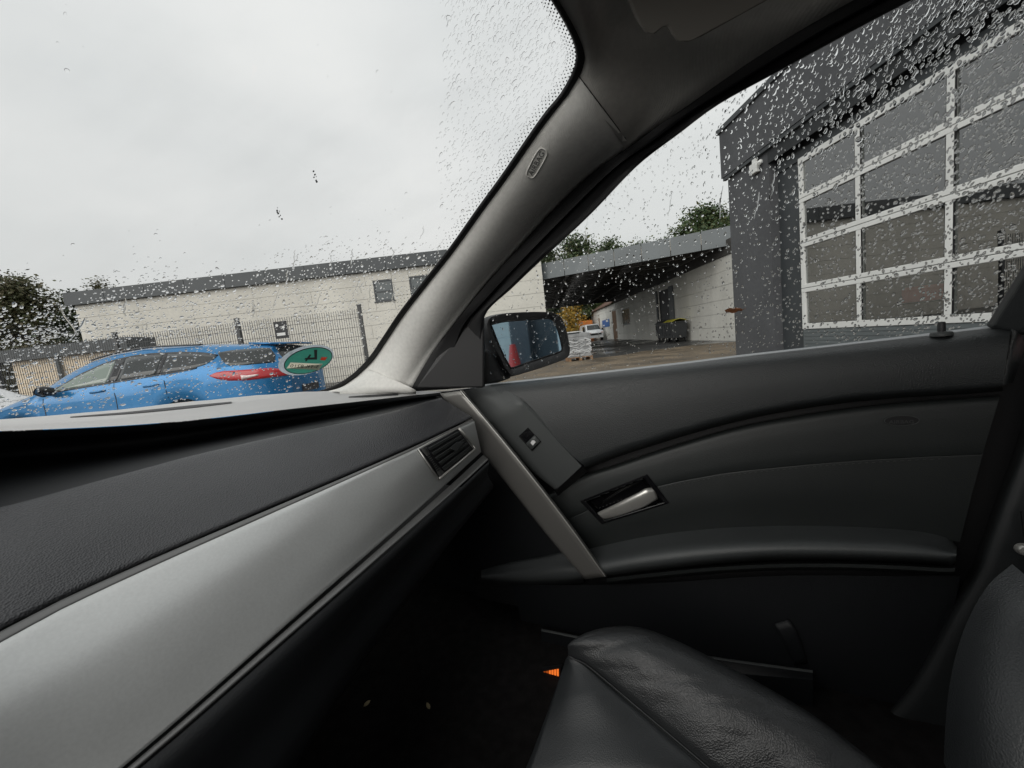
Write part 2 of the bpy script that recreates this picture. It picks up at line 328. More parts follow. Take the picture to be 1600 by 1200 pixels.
# strip of brown gravel with a wavy edge
top = [(U(-.3, .3) - .5 + i * 1.0, 15.2 + .5 * math.sin(i * 1.1) + U(-.3, .3), .004) for i in range(12)]
bot = [(-.5 + i * 1.0, 6.2 + .4 * math.sin(i * .9), .004) for i in range(12)]
mb = MB(); mb.grid([bot, top]); struct(mb, 'gravel_strip', M['gravel'])
# ---- long white building across the yard
BY = 18.5
wb = thing('white_building', 'long white panel building with dark grey fascia and two small windows behind the fence', 'building', (-9, BY + 4, 0))
XL, XR = -19.9, 2.0; ph = .62
WIN = [(-5.95, -5.05, 3.55, 4.52), (-4.25, -3.35, 3.55, 4.52)]
mb = MB(); mb.box((XL + .02, BY + .09, 0), (XR - .02, BY + 8, 5.0)); mb.build('wall_core', M['white_wall'], wb)
r = 0; z = 0.0
cols = [XL, -15.5, -10.9, -5.95, -5.05, -4.25, -3.35, .02, XR]
while z < 4.95:
    z1 = min(z + ph, 4.95)
    x = XL; cuts = [XL, -14.5, -8.9, -3.1, XR] if r % 2 == 0 else [XL, -17, -11.6, -6.3, -.9, XR]
    for a, b in zip(cuts, cuts[1:]):
        segs = [(a, b, z, z1)]
        for (wx0, wx1, wz0, wz1) in WIN:
            new = []
            for (p, q, s, t) in segs:
                if q <= wx0 or p >= wx1 or t <= wz0 or s >= wz1: new.append((p, q, s, t)); continue
                if p < wx0: new.append((p, wx0, s, t))
                if q > wx1: new.append((wx1, q, s, t))
                if s < wz0 - .01: new.append((max(p, wx0), min(q, wx1), s, wz0))
                if t > wz1 + .01: new.append((max(p, wx0), min(q, wx1), wz1, t))
            segs = new
        for (p, q, s, t) in segs:
            if q - p < .03 or t - s < .03: continue
            m2 = MB(); dz = U(-.004, .004); m2.box((p + .006, BY + dz, s + .006), (q - .006, BY + .085, t - .006)); m2.build('wall_panel', M['white_wall'], wb)
    z = z1; r += 1
for (wx0, wx1, wz0, wz1) in WIN:
    m2 = MB(); t = .06
    m2.box((wx0, BY + .01, wz0), (wx0 + t, BY + .07, wz1)); m2.box((wx1 - t, BY + .01, wz0), (wx1, BY + .07, wz1)); m2.box((wx0 + t, BY + .01, wz0), (wx1 - t, BY + .07, wz0 + t)); m2.box((wx0 + t, BY + .01, wz1 - t), (wx1 - t, BY + .07, wz1)); m2.box((wx0 + t, BY + .015, wz0 + .42), (wx1 - t, BY + .065, wz0 + .47))
    f = m2.build('window', M['fascia'], wb); m3 = MB(); m3.box((wx0 + t, BY + .05, wz0 + t), (wx1 - t, BY + .055, wz1 - t)); m3.build('pane', M['darkblue'], f)
    m3 = MB(); m3.box((wx0 - .05, BY - .05, wz0 - .05), (wx1 + .05, BY + .01, wz0 - .01)); m3.build('sill', M['fascia'], f)
x = XL - .25
while x < XR + .2:
    x1 = min(x + 1.87, XR + .25); m2 = MB(); m2.box((x + .008, BY - .18 + U(-.004, .004), 4.93), (x1 - .008, BY + .1, 5.52)); m2.build('fascia_panel', M['fascia'], wb); x = x1
mb = MB(); mb.box((XL - .25, BY - .15, 5.0), (XR + .2, BY + 8.2, 5.47)); mb.build('roof', M['fascia'], wb)
# ---- low building at the far left
lb = thing('low_building', 'low cream building with dark flat roof edge behind the fence at the left', 'building', (-18, 13.6, 0))
mb = MB(); mb.box((-16.6, 13.1, 0), (-12.75, 13.9, 2.2)); mb.build('wall', M['cream'], lb)
mb = MB(); mb.box((-24, 12.9, 2.2), (-12.5, 14.0, 2.58)); mb.build('roof_edge', M['fascia'], lb)
mb = MB(); mb.bar((-15.0, 13.02, 0), (-15.0, 13.02, 2.2), .06, 8); mb.build('downpipe', M['fascia_light'], lb)
# ---- fence
fn = thing('mesh_fence', 'dark double rod mesh fence in front of the white building', 'fence', (-8, 8.1, 0))
FY, FH = 8.35, 2.06
posts = [-3.05 - 2.62 * i for i in range(6)]
for i, x in enumerate(posts):
    mb = MB(); mb.box((x - .035, FY - .03, 0), (x + .035, FY + .03, FH + .06)); mb.build('post', M['fence'], fn)
    mb = MB(); mb.box((x - .04, FY - .035, FH + .061), (x + .04, FY + .035, FH + .09)); mb.build('post_cap', M['fence'], fn)
for a, b in zip(posts[1:], posts):
    mb = MB(); x = a + .06
    while x < b - .03:
        mb.bar((x, FY, .05), (x, FY, FH), .0055, 4); x += .05
    z = .08
    while z < FH:
        mb.bar((a + .03, FY - .007, z), (b - .03, FY - .007, z), .005, 4); mb.bar((a + .03, FY + .007, z), (b - .03, FY + .007, z), .005, 4); z += .2
    o = mb.build('mesh_panel', M['fence'], fn); o['kind'] = 'stuff'
ns = thing('notice_sign', 'small black notice sign with white marks on the mesh fence', 'sign', (-4.75, FY - .03, 1.78))
mb = MB(); mb.box((-4.9, FY - .03, 1.62), (-4.62, FY - .018, 1.98)); mb.build('board', M['ink'], ns)
for q in range(2): mb = MB(); mb.lathe([(.03, 0), (.03, .006), (0, .006)], (-4.83 + q * .13, FY - .03, 1.90 - q * .05), (0, -1, 0), 12); mb.build('mark', M['tagw'], ns)
mb = MB(); mb.box((-4.86, FY - .036, 1.68), (-4.68, FY - .0305, 1.74)); mb.build('mark', M['tagw'], ns)
# ---- trees
def leaves(mb, P, n, rad, size, flat=.5):
    for _ in range(n):
        c = Vector(P) + Vector((random.gauss(0, rad), random.gauss(0, rad), random.gauss(0, rad * flat)))
        a = Vector((U(-1, 1), U(-1, 1), U(-.6, .6))).normalized(); b = a.orthogonal().normalized(); b = (Matrix.Rotation(U(0, 6.28), 3, a) @ b)
        s = size * U(.6, 1.4); q = a * s; e = b * s * .55
        mb.add([c - q, c + e, c + q, c - e], [(0, 1, 2, 3)])
def tree(name, label, x, y, h, cw, leafm, n=5200, size=.16, trunk=.18, clump=.5, lo=.3, shape='round', group=None):
    t = thing(name, label, 'tree', (x, y, 0), group)
    mb = MB(); P = [Vector((x, y, 0))]
    for i in range(1, 7): P.append(Vector((x + U(-.12, .12) * i * .4, y + U(-.12, .12) * i * .4, h * .85 * i / 6)))
    mb.tube(P, [trunk * (1 - .14 * i) for i in range(7)], 8)
    lm = MB(); tips = []
    nb = 26
    for k in range(nb):
        f = lo + (1 - lo) * (k + .5) / nb; base = P[0].lerp(P[-1], min(1, f))
        prof = math.sin(math.pi * min(1, .18 + .8 * (f - lo) / (1 - lo))) ** .7 if shape == 'round' else (1.05 - (f - lo) / (1 - lo)) ** .8
        for _ in range(3):
            a = U(0, 6.283); ln = cw * prof * U(.35, 1.0); tip = base + Vector((math.cos(a) * ln, math.sin(a) * ln, U(-.02, .16) * h))
            mid = base.lerp(tip, .5) + Vector((0, 0, U(0, .25)))
            mb.tube([base, mid, tip], [trunk * .28, trunk * .16, trunk * .05], 4, False); tips += [tip, mid, mid.lerp(tip, .6)]
    for tp in tips: leaves(lm, tp, max(4, n // len(tips)), clump * U(.5, 1.1), size)
    mb.build('trunk', M['bark'], t); lm.build('crown', leafm, t, fix=False)
    return t
G1 = leafmat('leaves_dark', [(.018, .032, .014), (.03, .05, .018), (.045, .062, .022), (.06, .065, .026)])
G2 = leafmat('leaves_mid', [(.025, .05, .018), (.045, .08, .025), (.06, .085, .03), (.10, .10, .035)])
GB = leafmat('leaves_rust', [(.06, .068, .03), (.08, .085, .035), (.12, .095, .05), (.075, .095, .035)])
GY = leafmat('leaves_yellow', [(.25, .15, .02), (.42, .23, .025), (.30, .2, .03), (.16, .15, .03)])
GL = 'trees beyond the low building'
tree('fir_tree', 'broad dark evergreen tree behind the low building, filling the left edge', -27.5, 19.8, 7.3, 2.6, GB, 26000, .085, .22, .5, .05)
tree('fir_tree', 'dark evergreen tree next to the left end of the white building', -24.0, 19.8, 7.2, 2.3, GB, 24000, .08, .2, .5, .05)
tree('fir_tree', 'narrow dark tree pressed against the white building end wall', -21.9, 20.4, 6.0, 1.4, G1, 12000, .08, .16, .42, .05)
tree('pine_tree', 'thin reddish treetop rising alone above the dark roof fascia', -28.0, 28.2, 9.0, .85, GB, 3500, .08, .12, .35, .45, 'cone')
tree('oak_tree', 'rounded green tree above the left end of the canopy roof', 10.7, 52, 13.7, 3.7, G2, 30000, .17, .3, .8, .3)
tree('oak_tree', 'green tree just right of the pillar above the white building', 6.2, 53, 13.0, 3.6, G1, 20000, .17, .3, .9, .3)
tree('oak_tree', 'smaller pale tree between the rounded one and the low treetops', 15.2, 55, 13.3, 3.4, G2, 18000, .17, .3, .75, .3)
tree('oak_tree', 'low treetop showing just above the middle of the canopy roof', 21.2, 58, 13.2, 3.8, G2, 18000, .18, .3, .9, .3)
tree('oak_tree', 'low treetop between the middle of the canopy and the big tree by the garage', 25.4, 60, 13.8, 3.4, G1, 18000, .18, .3, .9, .3)
tree('oak_tree', 'big green tree beside the dark garage corner above the canopy', 27.0, 50, 15.4, 5.0, G2, 42000, .18, .35, 1.0, .3)
tree('maple_tree', 'yellow autumn tree seen under the canopy beyond the yard', 8.6, 50, 5.0, 1.7, GY, 12000, .11, .2, .45, .12)
tree('oak_tree', 'dark green bush like tree to the left of the yellow tree', 4.6, 56, 6.0, 3.0, G1, 12000, .15, .25, .8, .03)
tree('oak_tree', 'dark green tree to the right of the yellow tree behind the orange container', 12.6, 58, 6.6, 3.2, G1, 12000, .15, .25, .8, .03)
# ---- canopy
cn = thing('yard_canopy', 'wide flat canopy roof with grey metal fascia bridging the two buildings', 'canopy', (5.5, 25, 0))
FL, FR, BR, BL = Vector((2.03, 19.0, 0)), Vector((9.3, 15.5, 0)), Vector((10.6, 37, 0)), Vector((3.7, 37, 0))
def qb(mb, a, b, c, d, z0, z1):
    v = [Vector((p.x, p.y, z0)) for p in (a, b, c, d)] + [Vector((p.x, p.y, z1)) for p in (a, b, c, d)]
    return mb.add(v, [(0, 3, 2, 1), (4, 5, 6, 7), (0, 1, 5, 4), (1, 2, 6, 5), (2, 3, 7, 6), (3, 0, 4, 7)])
mb = MB(); qb(mb, FL, FR, BR, BL, 4.0, 4.4); mb.build('roof_plate', M['soffit'], cn)
k = 7; nrm = (FR - FL).normalized().cross(Vector((0, 0, 1))).normalized() * .06
for i in range(k):
    a = FL.lerp(FR, i / k + .002); b = FL.lerp(FR, (i + 1) / k - .002); m2 = MB(); qb(m2, a + nrm, b + nrm, b - nrm * .1, a - nrm * .1, 3.76, 4.5); m2.build('fascia_panel', M['fascia_light'], cn)
for i in range(11):      # corrugation of the soffit as cross beams
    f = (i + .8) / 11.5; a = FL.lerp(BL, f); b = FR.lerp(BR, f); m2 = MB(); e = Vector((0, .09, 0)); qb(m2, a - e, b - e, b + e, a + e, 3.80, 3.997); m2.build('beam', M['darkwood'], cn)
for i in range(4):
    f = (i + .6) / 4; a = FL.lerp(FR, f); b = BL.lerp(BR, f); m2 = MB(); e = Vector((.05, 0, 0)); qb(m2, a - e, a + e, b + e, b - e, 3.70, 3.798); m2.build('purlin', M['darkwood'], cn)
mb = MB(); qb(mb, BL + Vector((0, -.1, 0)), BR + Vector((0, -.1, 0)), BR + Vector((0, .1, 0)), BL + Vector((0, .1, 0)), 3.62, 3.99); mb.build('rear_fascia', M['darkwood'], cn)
# ---- block wall building on the right of the yard
bw = thing('block_building', 'white painted block building receding under the canopy with doors and a blue sign', 'building', (11, 30, 0))
W0, W1 = Vector((9.03, 15.0, 0)), Vector((11.55, 52, 0)); WD = (W1 - W0).normalized(); WN = Vector((-WD.y, WD.x, 0)); WLEN = (W1 - W0).length
def wp(s, off, z): return W0 + WD * s + WN * off + Vector((0, 0, z))
def wbox(mb, s0, s1, o0, o1, z0, z1): return mb.obox(wp(s0, o0, z0), WD * (s1 - s0), WN * (o1 - o0), Vector((0, 0, z1 - z0)))
mb = MB(); wbox(mb, .02, WLEN, -6, -.1, 0, 3.42); mb.build('wall_core', M['block_wall'], bw)
OPEN = [(7.2, 9.3, 0, 3.0), (16.6, 19.3, 1.25, 2.65), (21.7, 23.6, 0, 2.75), (30.8, 31.8, 0, 2.5)]
z = 0; r = 0
while z < 3.39:
    z1 = min(3.42, z + .57); cuts = [0]
    while cuts[-1] < WLEN: cuts.append(cuts[-1] + (2.4 if (r % 2 or cuts[-1] > 0) else 1.2))
    cuts[-1] = WLEN
    for a, b in zip(cuts, cuts[1:]):
        segs = [(a, b)]
        for (p, q, zz0, zz1) in OPEN:
            if z1 > zz0 + .05 and z < zz1 - .05:
                segs = [g for (c, d) in segs for g in ([(c, d)] if d <= p or c >= q else ([(c, p)] if c < p else []) + ([(q, d)] if d > q else []))]
        for c, d in segs:
            if d - c > .05: m2 = MB(); wbox(m2, c + .006, d - .006, -.09, U(-.004, .004), z + .006, z1 - .006); m2.build('wall_panel', M['block_wall'], bw)
    z = z1; r += 1
m2 = MB(); wbox(m2, 7.2, 9.3, -.095, -.06, 0, 3.0); m2.build('doorway', M['ink'], bw)
m2 = MB(); wbox(m2, 6.6, 7.2, .02, .10, 0, 3.05); wbox(m2, 9.3, 9.5, .02, .1, 0, 3.05); m2.build('door_frame', M['fascia'], bw)
for (p, q, a, b) in OPEN[2:]:
    m2 = MB(); wbox(m2, p, q, -.095, -.05, a, b); m2.build('door', M['brown'], bw)
p, q, a, b = OPEN[1]; m2 = MB(); wbox(m2, p, q, -.095, -.06, a, b); wn = m2.build('window', M['fascia_light'], bw)
for i in range(4):
    m2 = MB(); wbox(m2, p + .08 + i * .66, p + .64 + i * .66, -.06, -.045, a + .1, b - .1); m2.build('pane', M['darkblue'], wn)
# brown pitched roof past the canopy
mb = MB(); P = [wp(22.3, .25, 3.43), wp(WLEN + .3, .25, 3.43), wp(WLEN + .3, -3.5, 5.4), wp(22.3, -3.5, 5.4)]; mb.prism(P, (0, 0, .12)); mb.build('roof', M['roof_brown'], bw)
mb = MB(); wbox(mb, 0, 22, -6, .05, 3.425, 3.995); mb.build('wall_coping', M['darkwood'], bw)
sg = thing('wall_sign', 'blue sign board on the white wall beyond the canopy', 'sign', wp(27, .02, 1.6))
mb = MB(); wbox(mb, 25.0, 29.0, .012, .05, 1.35, 2.1); mb.build('board', M['blue_sign'], sg); mb = MB(); wbox(mb, 25.5, 26.6, .051, .055, 1.85, 2.05); mb.build('mark', M['tagw'], sg); mb = MB(); wbox(mb, 27.6, 28.6, .051, .055, 1.45, 1.6); mb.build('mark', M['tagw'], sg)
# ---- dumpsters
def dumpster(label, s, lidm, off=.25):
    t = thing('waste_container', label, 'dumpster', wp(s, off + .4, 0), 'waste containers by the doorway')
    def q(a, b, o0, o1, z0, z1): m = MB(); wbox(m, s + a, s + b, off + o0, off + o1, z0, z1); return m
    m = MB(); A = [wp(s + .06, off + .06, .2), wp(s + 1.24, off + .06, .2), wp(s + 1.24, off + .72, .2), wp(s + .06, off + .72, .2)]; B = [wp(s, off, 1.0), wp(s + 1.3, off, 1.0), wp(s + 1.3, off + .78, 1.0), wp(s, off + .78, 1.0)]
    m.add(A + B, [(0, 3, 2, 1), (4, 5, 6, 7), (0, 1, 5, 4), (1, 2, 6, 5), (2, 3, 7, 6), (3, 0, 4, 7)]); m.build('body', M['dumpster'], t, bevel=.03)
    for i in range(4): q(.08 + i * .36, .12 + i * .36, .785, .81, .35, .95).build('rib', M['dumpster'], t)
    q(-.03, 1.33, -.03, .82, 1.0, 1.04).build('rim', M['dumpster'], t)
    rows = [[wp(s + a, off + .79 * k / 6 - .01, 1.045 + .13 * math.sin(math.pi * k / 6)) for k in range(7)] for a in (0, .65, 1.3)]
    m = MB(); m.grid(rows); m.build('lid', lidm, t, thick=.02)
    for a in (.15, 1.15):
        for b in (.12, .66):
            m = MB(); m.bar(wp(s + a, off + b - .03, .1), wp(s + a, off + b + .03, .1), .1, 12); m.build('caster', M['tyre'], t)
    return t
dumpster('black waste container with a yellow lid beside the dark doorway', 4.3, M['lid'])
dumpster('all black waste container next to the yellow lidded one', 5.75, M['dumpster'], .2)
# ---- pallet
pl = thing('wooden_pallet', 'wooden pallet on the gravel under the wrapped grey stack', 'pallet', (2.7, 14.6, 0))
px0, py0 = 2.2, 14.3
for i in range(3): mb = MB(); mb.box((px0 + i * .405, py0, .004), (px0 + .1 + i * .405, py0 + .8, .11)); mb.build('block', M['pallet'], pl)
for i in range(6): mb = MB(); mb.box((px0, py0 + i * .14, .111), (px0 + .91, py0 + .1 + i * .14, .135)); mb.build('plank', M['pallet'], pl)
st = thing('slab_stack', 'stack of grey slabs wrapped in clear film on the pallet', 'stack', (2.7, 14.6, .136))
for j in range(7):
    for i in range(2):
        mb = MB(); a = px0 + .03 + i * .43 + U(-.008, .008); b = py0 + .05 + U(-.01, .01); mb.box((a, b, .137 + j * .125), (a + .42, b + .7, .254 + j * .125)); mb.build('slab', M['slab'], st, bevel=.008)
mb = MB()
for i in range(9):
    z0 = .16 + U(0, .75); pts = [(px0 + .0 + .9 * k / 8, py0 + .03, z0 + .05 * math.sin(k * 1.3 + i) + k * U(-.015, .015)) for k in range(9)]
    mb.grid([pts, [(p[0], p[1] - .004, p[2] + U(.012, .05)) for p in pts]])
mb.build('wrap_film', M['film'], st, thick=.002)
# ---- low wall and orange container in the distance
lw = MB(); lw.box((2.5, 46.4, 0), (9.6, 46.9, 1.15)); o = lw.build('low_wall', M['fascia']); tag(o, 'low dark wall with pale top at the far end of the yard', 'wall')
m2 = MB(); m2.box((2.4, 46.3, 1.151), (9.7, 47.0, 1.28)); m2.build('coping', M['tagw'], o)
oc = thing('orange_container', 'small orange container beside the far end of the white wall', 'container', (10.0, 49, 0))
mb = MB(); mb.box((9.2, 48.6, .05), (10.9, 50.5, 2.45)); mb.build('body', M['orange'], oc)
for i in range(6): m2 = MB(); m2.box((9.25 + i * .28, 48.56, .1), (9.35 + i * .28, 48.598, 2.4)); m2.build('rib', M['orange'], oc)
# ================================================================== cars
def lerp_tab(tab, x):
    if x <= tab[0][0]: return tab[0][1]
    for (a, p), (b, q) in zip(tab, tab[1:]):
        if x <= b:
            t = (x - a) / (b - a); t = t * t * (3 - 2 * t) if False else t; return p + (q - p) * t
    return tab[-1][1]
def make_car(name, label, cat_, paint, x0, yc, dirx, T, detail=True, z0=0):
    """x runs from the nose (0) to the tail; dirx=+1 puts the tail towards +X. y- is the camera's side."""
    root = thing(name, label, cat_, (x0 + dirx * T['L'] / 2, yc, 0)); W = T['w']; L = T['L']
    def P(x, y, z): return Vector((x0 + dirx * x, yc + y, z + z0))
    def spl(tab, x):   # smooth table
        pts = tab; i = 0
        while i < len(pts) - 2 and pts[i + 1][0] < x: i += 1
        p = [Vector((a, b, 0)) for a, b in pts]; e = [p[0] * 2 - p[1]] + p + [p[-1] * 2 - p[-2]]
        t = max(0, min(1, (x - p[i].x) / (p[i + 1].x - p[i].x))); return cat(e[i], e[i + 1], e[i + 2], e[i + 3], t).y
    def belt(x): return spl(T['belt'], x)
    def topz(x): return lerp_tab(T['top'], x) if T.get('lin') else spl(T['top'], x)
    def hw(x): return W / 2 * spl(T['plan'], x)
    def hr(x): return spl(T['roofw'], x)
    def bot(x):
        z = T['sill']
        for ax in T['axles']:
            d = abs(x - ax)
            if d < T['ar']: z = max(z, T['wr'] + math.sqrt(T['ar'] ** 2 - d * d))
        return z
    def section(x):
        b = bot(x); s = belt(x); t = topz(x); h = hw(x); q = min(hr(x), h * .97)
        gl = max(0, t - s)
        pts = [(h * .95, b), (h * .99, b + (s - b) * .25), (h * 1.0, b + (s - b) * .5), (h * .992, b + (s - b) * .72), (h * .998, b + (s - b) * .86), (h * .97, s)]
        if gl > .12: pts += [(q + (h * .97 - q) * .5, s + (t - s) * .45), (q + (h * .97 - q) * .1, s + (t - s) * .84), (q * .9, s + (t - s) * .95)]
        else: pts += [(h * .93, s + gl * .4), (h * .85, s + gl * .75), (h * .72, s + gl * .9)]
        pts += [(q * .5, t - .006 if gl > .12 else t - gl * .03), (0, t)]
        return pts
    def side(x, z):   # half width of the body at (x, z)
        p = section(x)
        for (ya, za), (yb, zb) in zip(p, p[1:]):
            if za <= z <= zb: return ya + (yb - ya) * (z - za) / max(1e-6, zb - za)
        return p[-2][0]
    xs = sorted(set([round(L * i / 46, 3) for i in range(47)] + [round(ax + T['ar'] * math.cos(math.pi * k / 12), 3) for ax in T['axles'] for k in range(13)] + [round(ax + s * (T['ar'] + .004), 3) for ax in T['axles'] for s in (-1, 1)]))
    xs = [x for x in xs if 0 <= x <= L]
    rows = []
    for x in xs:
        p = section(x); rows.append([P(x, -y, z) for y, z in p] + [P(x, y, z) for y, z in reversed(p[:-1])])
    mb = MB(); mb.grid(rows)
    n = len(rows[0]); mb.f.append(tuple(range(n))); mb.f.append(tuple(range(len(rows) * n - n, len(rows) * n)))
    mb.build('body', paint, root, smooth=32)
    m = MB(); m.box(tuple(P(.3 if dirx > 0 else L - .3, -W / 2 + .12, .22)), tuple(P(L - .3 if dirx > 0 else .3, W / 2 - .12, T['sill'] + .22))); m.build('underbody', M['tyre'], root)
    def strip(nm, x_a, x_b, lo, hi, m_, sgn=-1, nx=14, nz=4, out=.006, parent=None, thick=.006):
        R = []
        for j in range(nz + 1):
            R.append([])
            for i in range(nx + 1):
                x = x_a + (x_b - x_a) * i / nx; a, b = lo(x), hi(x); z = a + (b - a) * j / nz; R[-1].append(P(x, sgn * (side(x, z) + out), z))
        mb = MB(); mb.grid(R); return mb.build(nm, m_, parent or root, smooth=True, thick=thick)
    def deck(nm, x_a, x_b, m_, wf=.86, out=.008, nx=8):
        R = []
        for i in range(nx + 1):
            x = x_a + (x_b - x_a) * i / nx; t = topz(x); dz = (topz(x + .02) - topz(x - .02)) / .04; nv = Vector((-dz * dirx, 0, 1)).normalized()
            h = hr(x) * wf * T.get('dw', 1); R.append([P(x, h * k / 4, t - (.05 * (abs(k) / 4) ** 2)) + nv * out for k in range(-4, 5)])
        mb = MB(); mb.grid(R); return mb.build(nm, m_, root, smooth=True, thick=.006)
    for s in (-1, 1):
        for ax in T['axles']:
            wc = P(ax, s * (W / 2 - .11), T['wr']); m = MB(); wr = T['wr']
            m.lathe([(.6 * wr, -.1), (.93 * wr, -.105), (wr, -.08), (wr, .08), (.93 * wr, .105), (.66 * wr, .1), (.64 * wr, .06)], wc, (0, s, 0), 28); wh = m.build('wheel', M['tyre'], root, smooth=40)
            m = MB(); m.lathe([(.64 * wr, .09), (.6 * wr, .09), (.58 * wr, .04), (.1, .03)], wc, (0, s, 0), 28)
            for k in range(5):
                a = 2 * math.pi * k / 5 + .3; d = Vector((math.cos(a), 0, math.sin(a))); m.bar(wc + Vector((0, s * .07, 0)), wc + d * .6 * wr + Vector((0, s * .07, 0)), .045, 6, .03)
            m.lathe([(.07, .05), (.07, .09), (0, .095)], wc, (0, s, 0), 14); m.build('rim', M['rim'], wh, smooth=40)
    return dict(root=root, P=P, side=side, belt=belt, topz=topz, strip=strip, deck=deck, section=section, hw=hw, hr=hr)
# --- blue estate car (nose towards -X)
T = dict(L=4.78, w=1.80, sill=.26, wr=.33, ar=.385, axles=(.80, 3.29), belt=[(0, .66), (.15, .78), (.6, .86), (1.3, .98), (2.2, 1.04), (3.0, 1.08), (3.66, 1.12), (4.3, 1.09), (4.78, .98)],
         top=[(0, .70), (.12, .80), (.6, .93), (1.05, 1.06), (1.15, 1.12), (1.5, 1.34), (1.75, 1.455), (2.1, 1.53), (2.6, 1.565), (3.4, 1.52), (4.2, 1.435), (4.56, 1.385), (4.66, 1.24), (4.73, 1.06), (4.78, .94)],
         plan=[(0, .70), (.18, .86), (.6, .97), (1.4, 1.0), (3.5, 1.0), (4.2, .965), (4.5, .89), (4.66, .78), (4.78, .60)], roofw=[(0, .6), (1.05, .68), (1.7, .60), (2.4, .58), (3.4, .57), (4.2, .55), (4.56, .54), (4.78, .62)], lin=True)
bc = make_car('blue_car', 'bright blue estate car parked side on in front of the fence', 'car', M['blue'], -8.24, 6.62, 1, T)
st_ = bc['strip']; belt = bc['belt']; topz = bc['topz']; P = bc['P']
whi = lambda x: lerp_tab([(1.43, 1.062), (1.57, 1.15), (1.71, 1.23), (2.03, 1.35), (2.25, 1.40), (2.5, 1.425), (2.8, 1.43), (3.29, 1.395), (3.6, 1.35), (3.82, 1.29)], x)
wlo = lambda x: lerp_tab([(1.43, 1.045), (2.22, 1.08), (3.0, 1.12), (3.5, 1.145), (3.68, 1.175), (3.77, 1.22), (3.82, 1.285)], x)
for s in (-1, 1):
    st_('side_window', 1.43, 2.245, wlo, whi, M['carglass_light'], s, 18); st_('window_pillar', 2.248, 2.402, wlo, whi, M['gloss'], s, 4)
    st_('side_window', 2.405, 2.98, wlo, whi, M['carglass'], s, 12); st_('window_pillar', 2.983, 3.047, wlo, whi, M['gloss'], s, 3)
    st_('side_window', 3.05, 3.82, wlo, whi, M['carglass'], s, 18)
    st_('window_line', 1.40, 3.83, lambda x: whi(x) + .004, lambda x: whi(x) + .024, M['gloss'], s, 34, 1)
    st_('sill_line', 1.42, 3.6, lambda x: wlo(x) - .022, lambda x: wlo(x) - .004, M['gloss'], s, 24, 1)
    for x in (1.28, 2.36, 3.12): st_('door_gap', x, x + .01, lambda q: .42, lambda q: wlo(max(1.43, q)) - .03, M['ink'], s, 2, 8, .002, None, .002)
    for x in (2.12, 2.92):
        m = MB(); y = bc['side'](x, .96) + .03; m.tube([P(x - .11, s * (y - .03), .955), P(x - .08, s * y, .96), P(x + .08, s * y, .967), P(x + .11, s * (y - .03), .967)], .013, 6); m.build('door_handle', M['blue'], bc['root'], smooth=True)
    m = MB(); yy = bc['side'](1.5, 1.0)
    m.loft([[P(1.40, s * (yy + .02), .99), P(1.42, s * (yy + .11), .975), P(1.46, s * (yy + .2), 1.0)], [P(1.36, s * (yy + .03), 1.03), P(1.37, s * (yy + .12), 1.03), P(1.42, s * (yy + .22), 1.04)], [P(1.40, s * (yy + .03), 1.10), P(1.42, s * (yy + .12), 1.12), P(1.46, s * (yy + .21), 1.11)], [P(1.50, s * (yy + .03), 1.09), P(1.51, s * (yy + .12), 1.11), P(1.51, s * (yy + .2), 1.10)], [P(1.51, s * (yy + .02), 1.0), P(1.52, s * (yy + .11), .98), P(1.51, s * (yy + .19), 1.01)]], 8, 12)
    m.build('wing_mirror', M['gloss'], bc['root'], smooth=True, thick=.01)
    rail = [P(x, s * bc['hr'](x) * .93, topz(x) - .005) for x in (1.75, 1.95, 2.3, 2.7, 3.1, 3.5)]
    m = MB(); m.tube(resample(rail, 24), .014, 6); m.build('roof_rail', M['gloss'], bc['root'], smooth=True)
    tl = st_('tail_light', 3.80, 4.765, lambda x: lerp_tab([(3.80, 1.005), (3.9, .95), (4.05, .905), (4.3, .88), (4.78, .88)], x), lambda x: lerp_tab([(3.80, 1.012), (3.88, 1.045), (4.0, 1.055), (4.3, 1.04), (4.62, 1.025), (4.78, .96)], x), M['red'], s, 30, 4, .008)
    st_('reverse_lamp', 4.24, 4.46, lambda x: lerp_tab([(4.24, .895), (4.46, .93)], x), lambda x: lerp_tab([(4.24, .97), (4.32, .955), (4.46, .955)], x), M['clear'], s, 8, 1, .015, tl)
    st_('tail_glass', 3.82, 4.64, lambda x: lerp_tab([(3.82, 1.335), (3.95, 1.20), (4.07, 1.13), (4.3, 1.11), (4.7, 1.105)], x), lambda x: min(topz(x) - .055, lerp_tab([(3.82, 1.345), (4.0, 1.36), (4.67, 1.34)], x)), M['carglass'], s, 20, 5, .008)
bc['deck']('windscreen', 1.16, 1.72, M['carglass_light'], .92)
bc['deck']('rear_window', 4.58, 4.70, M['carglass'], .9, .012)
m = MB(); m.loft([[P(4.2, y, topz(4.2) + .01) for y in (-.5, -.25, 0, .25, .5)], [P(4.70, y, 1.40 - abs(y) * .03) for y in (-.47, -.25, 0, .25, .47)]], 9, 3, False); m.build('spoiler', M['blue'], bc['root'], smooth=True, thick=.03)
m = MB(); m.box(tuple(P(4.76, -.26, .58)), tuple(P(4.80, .26, .69))); m.build('number_plate', M['ink'], bc['root'])
m = MB(); m.box(tuple(P(4.70, -.68, .30)), tuple(P(4.81, .68, .50))); m.build('bumper_insert', M['black'], bc['root'])
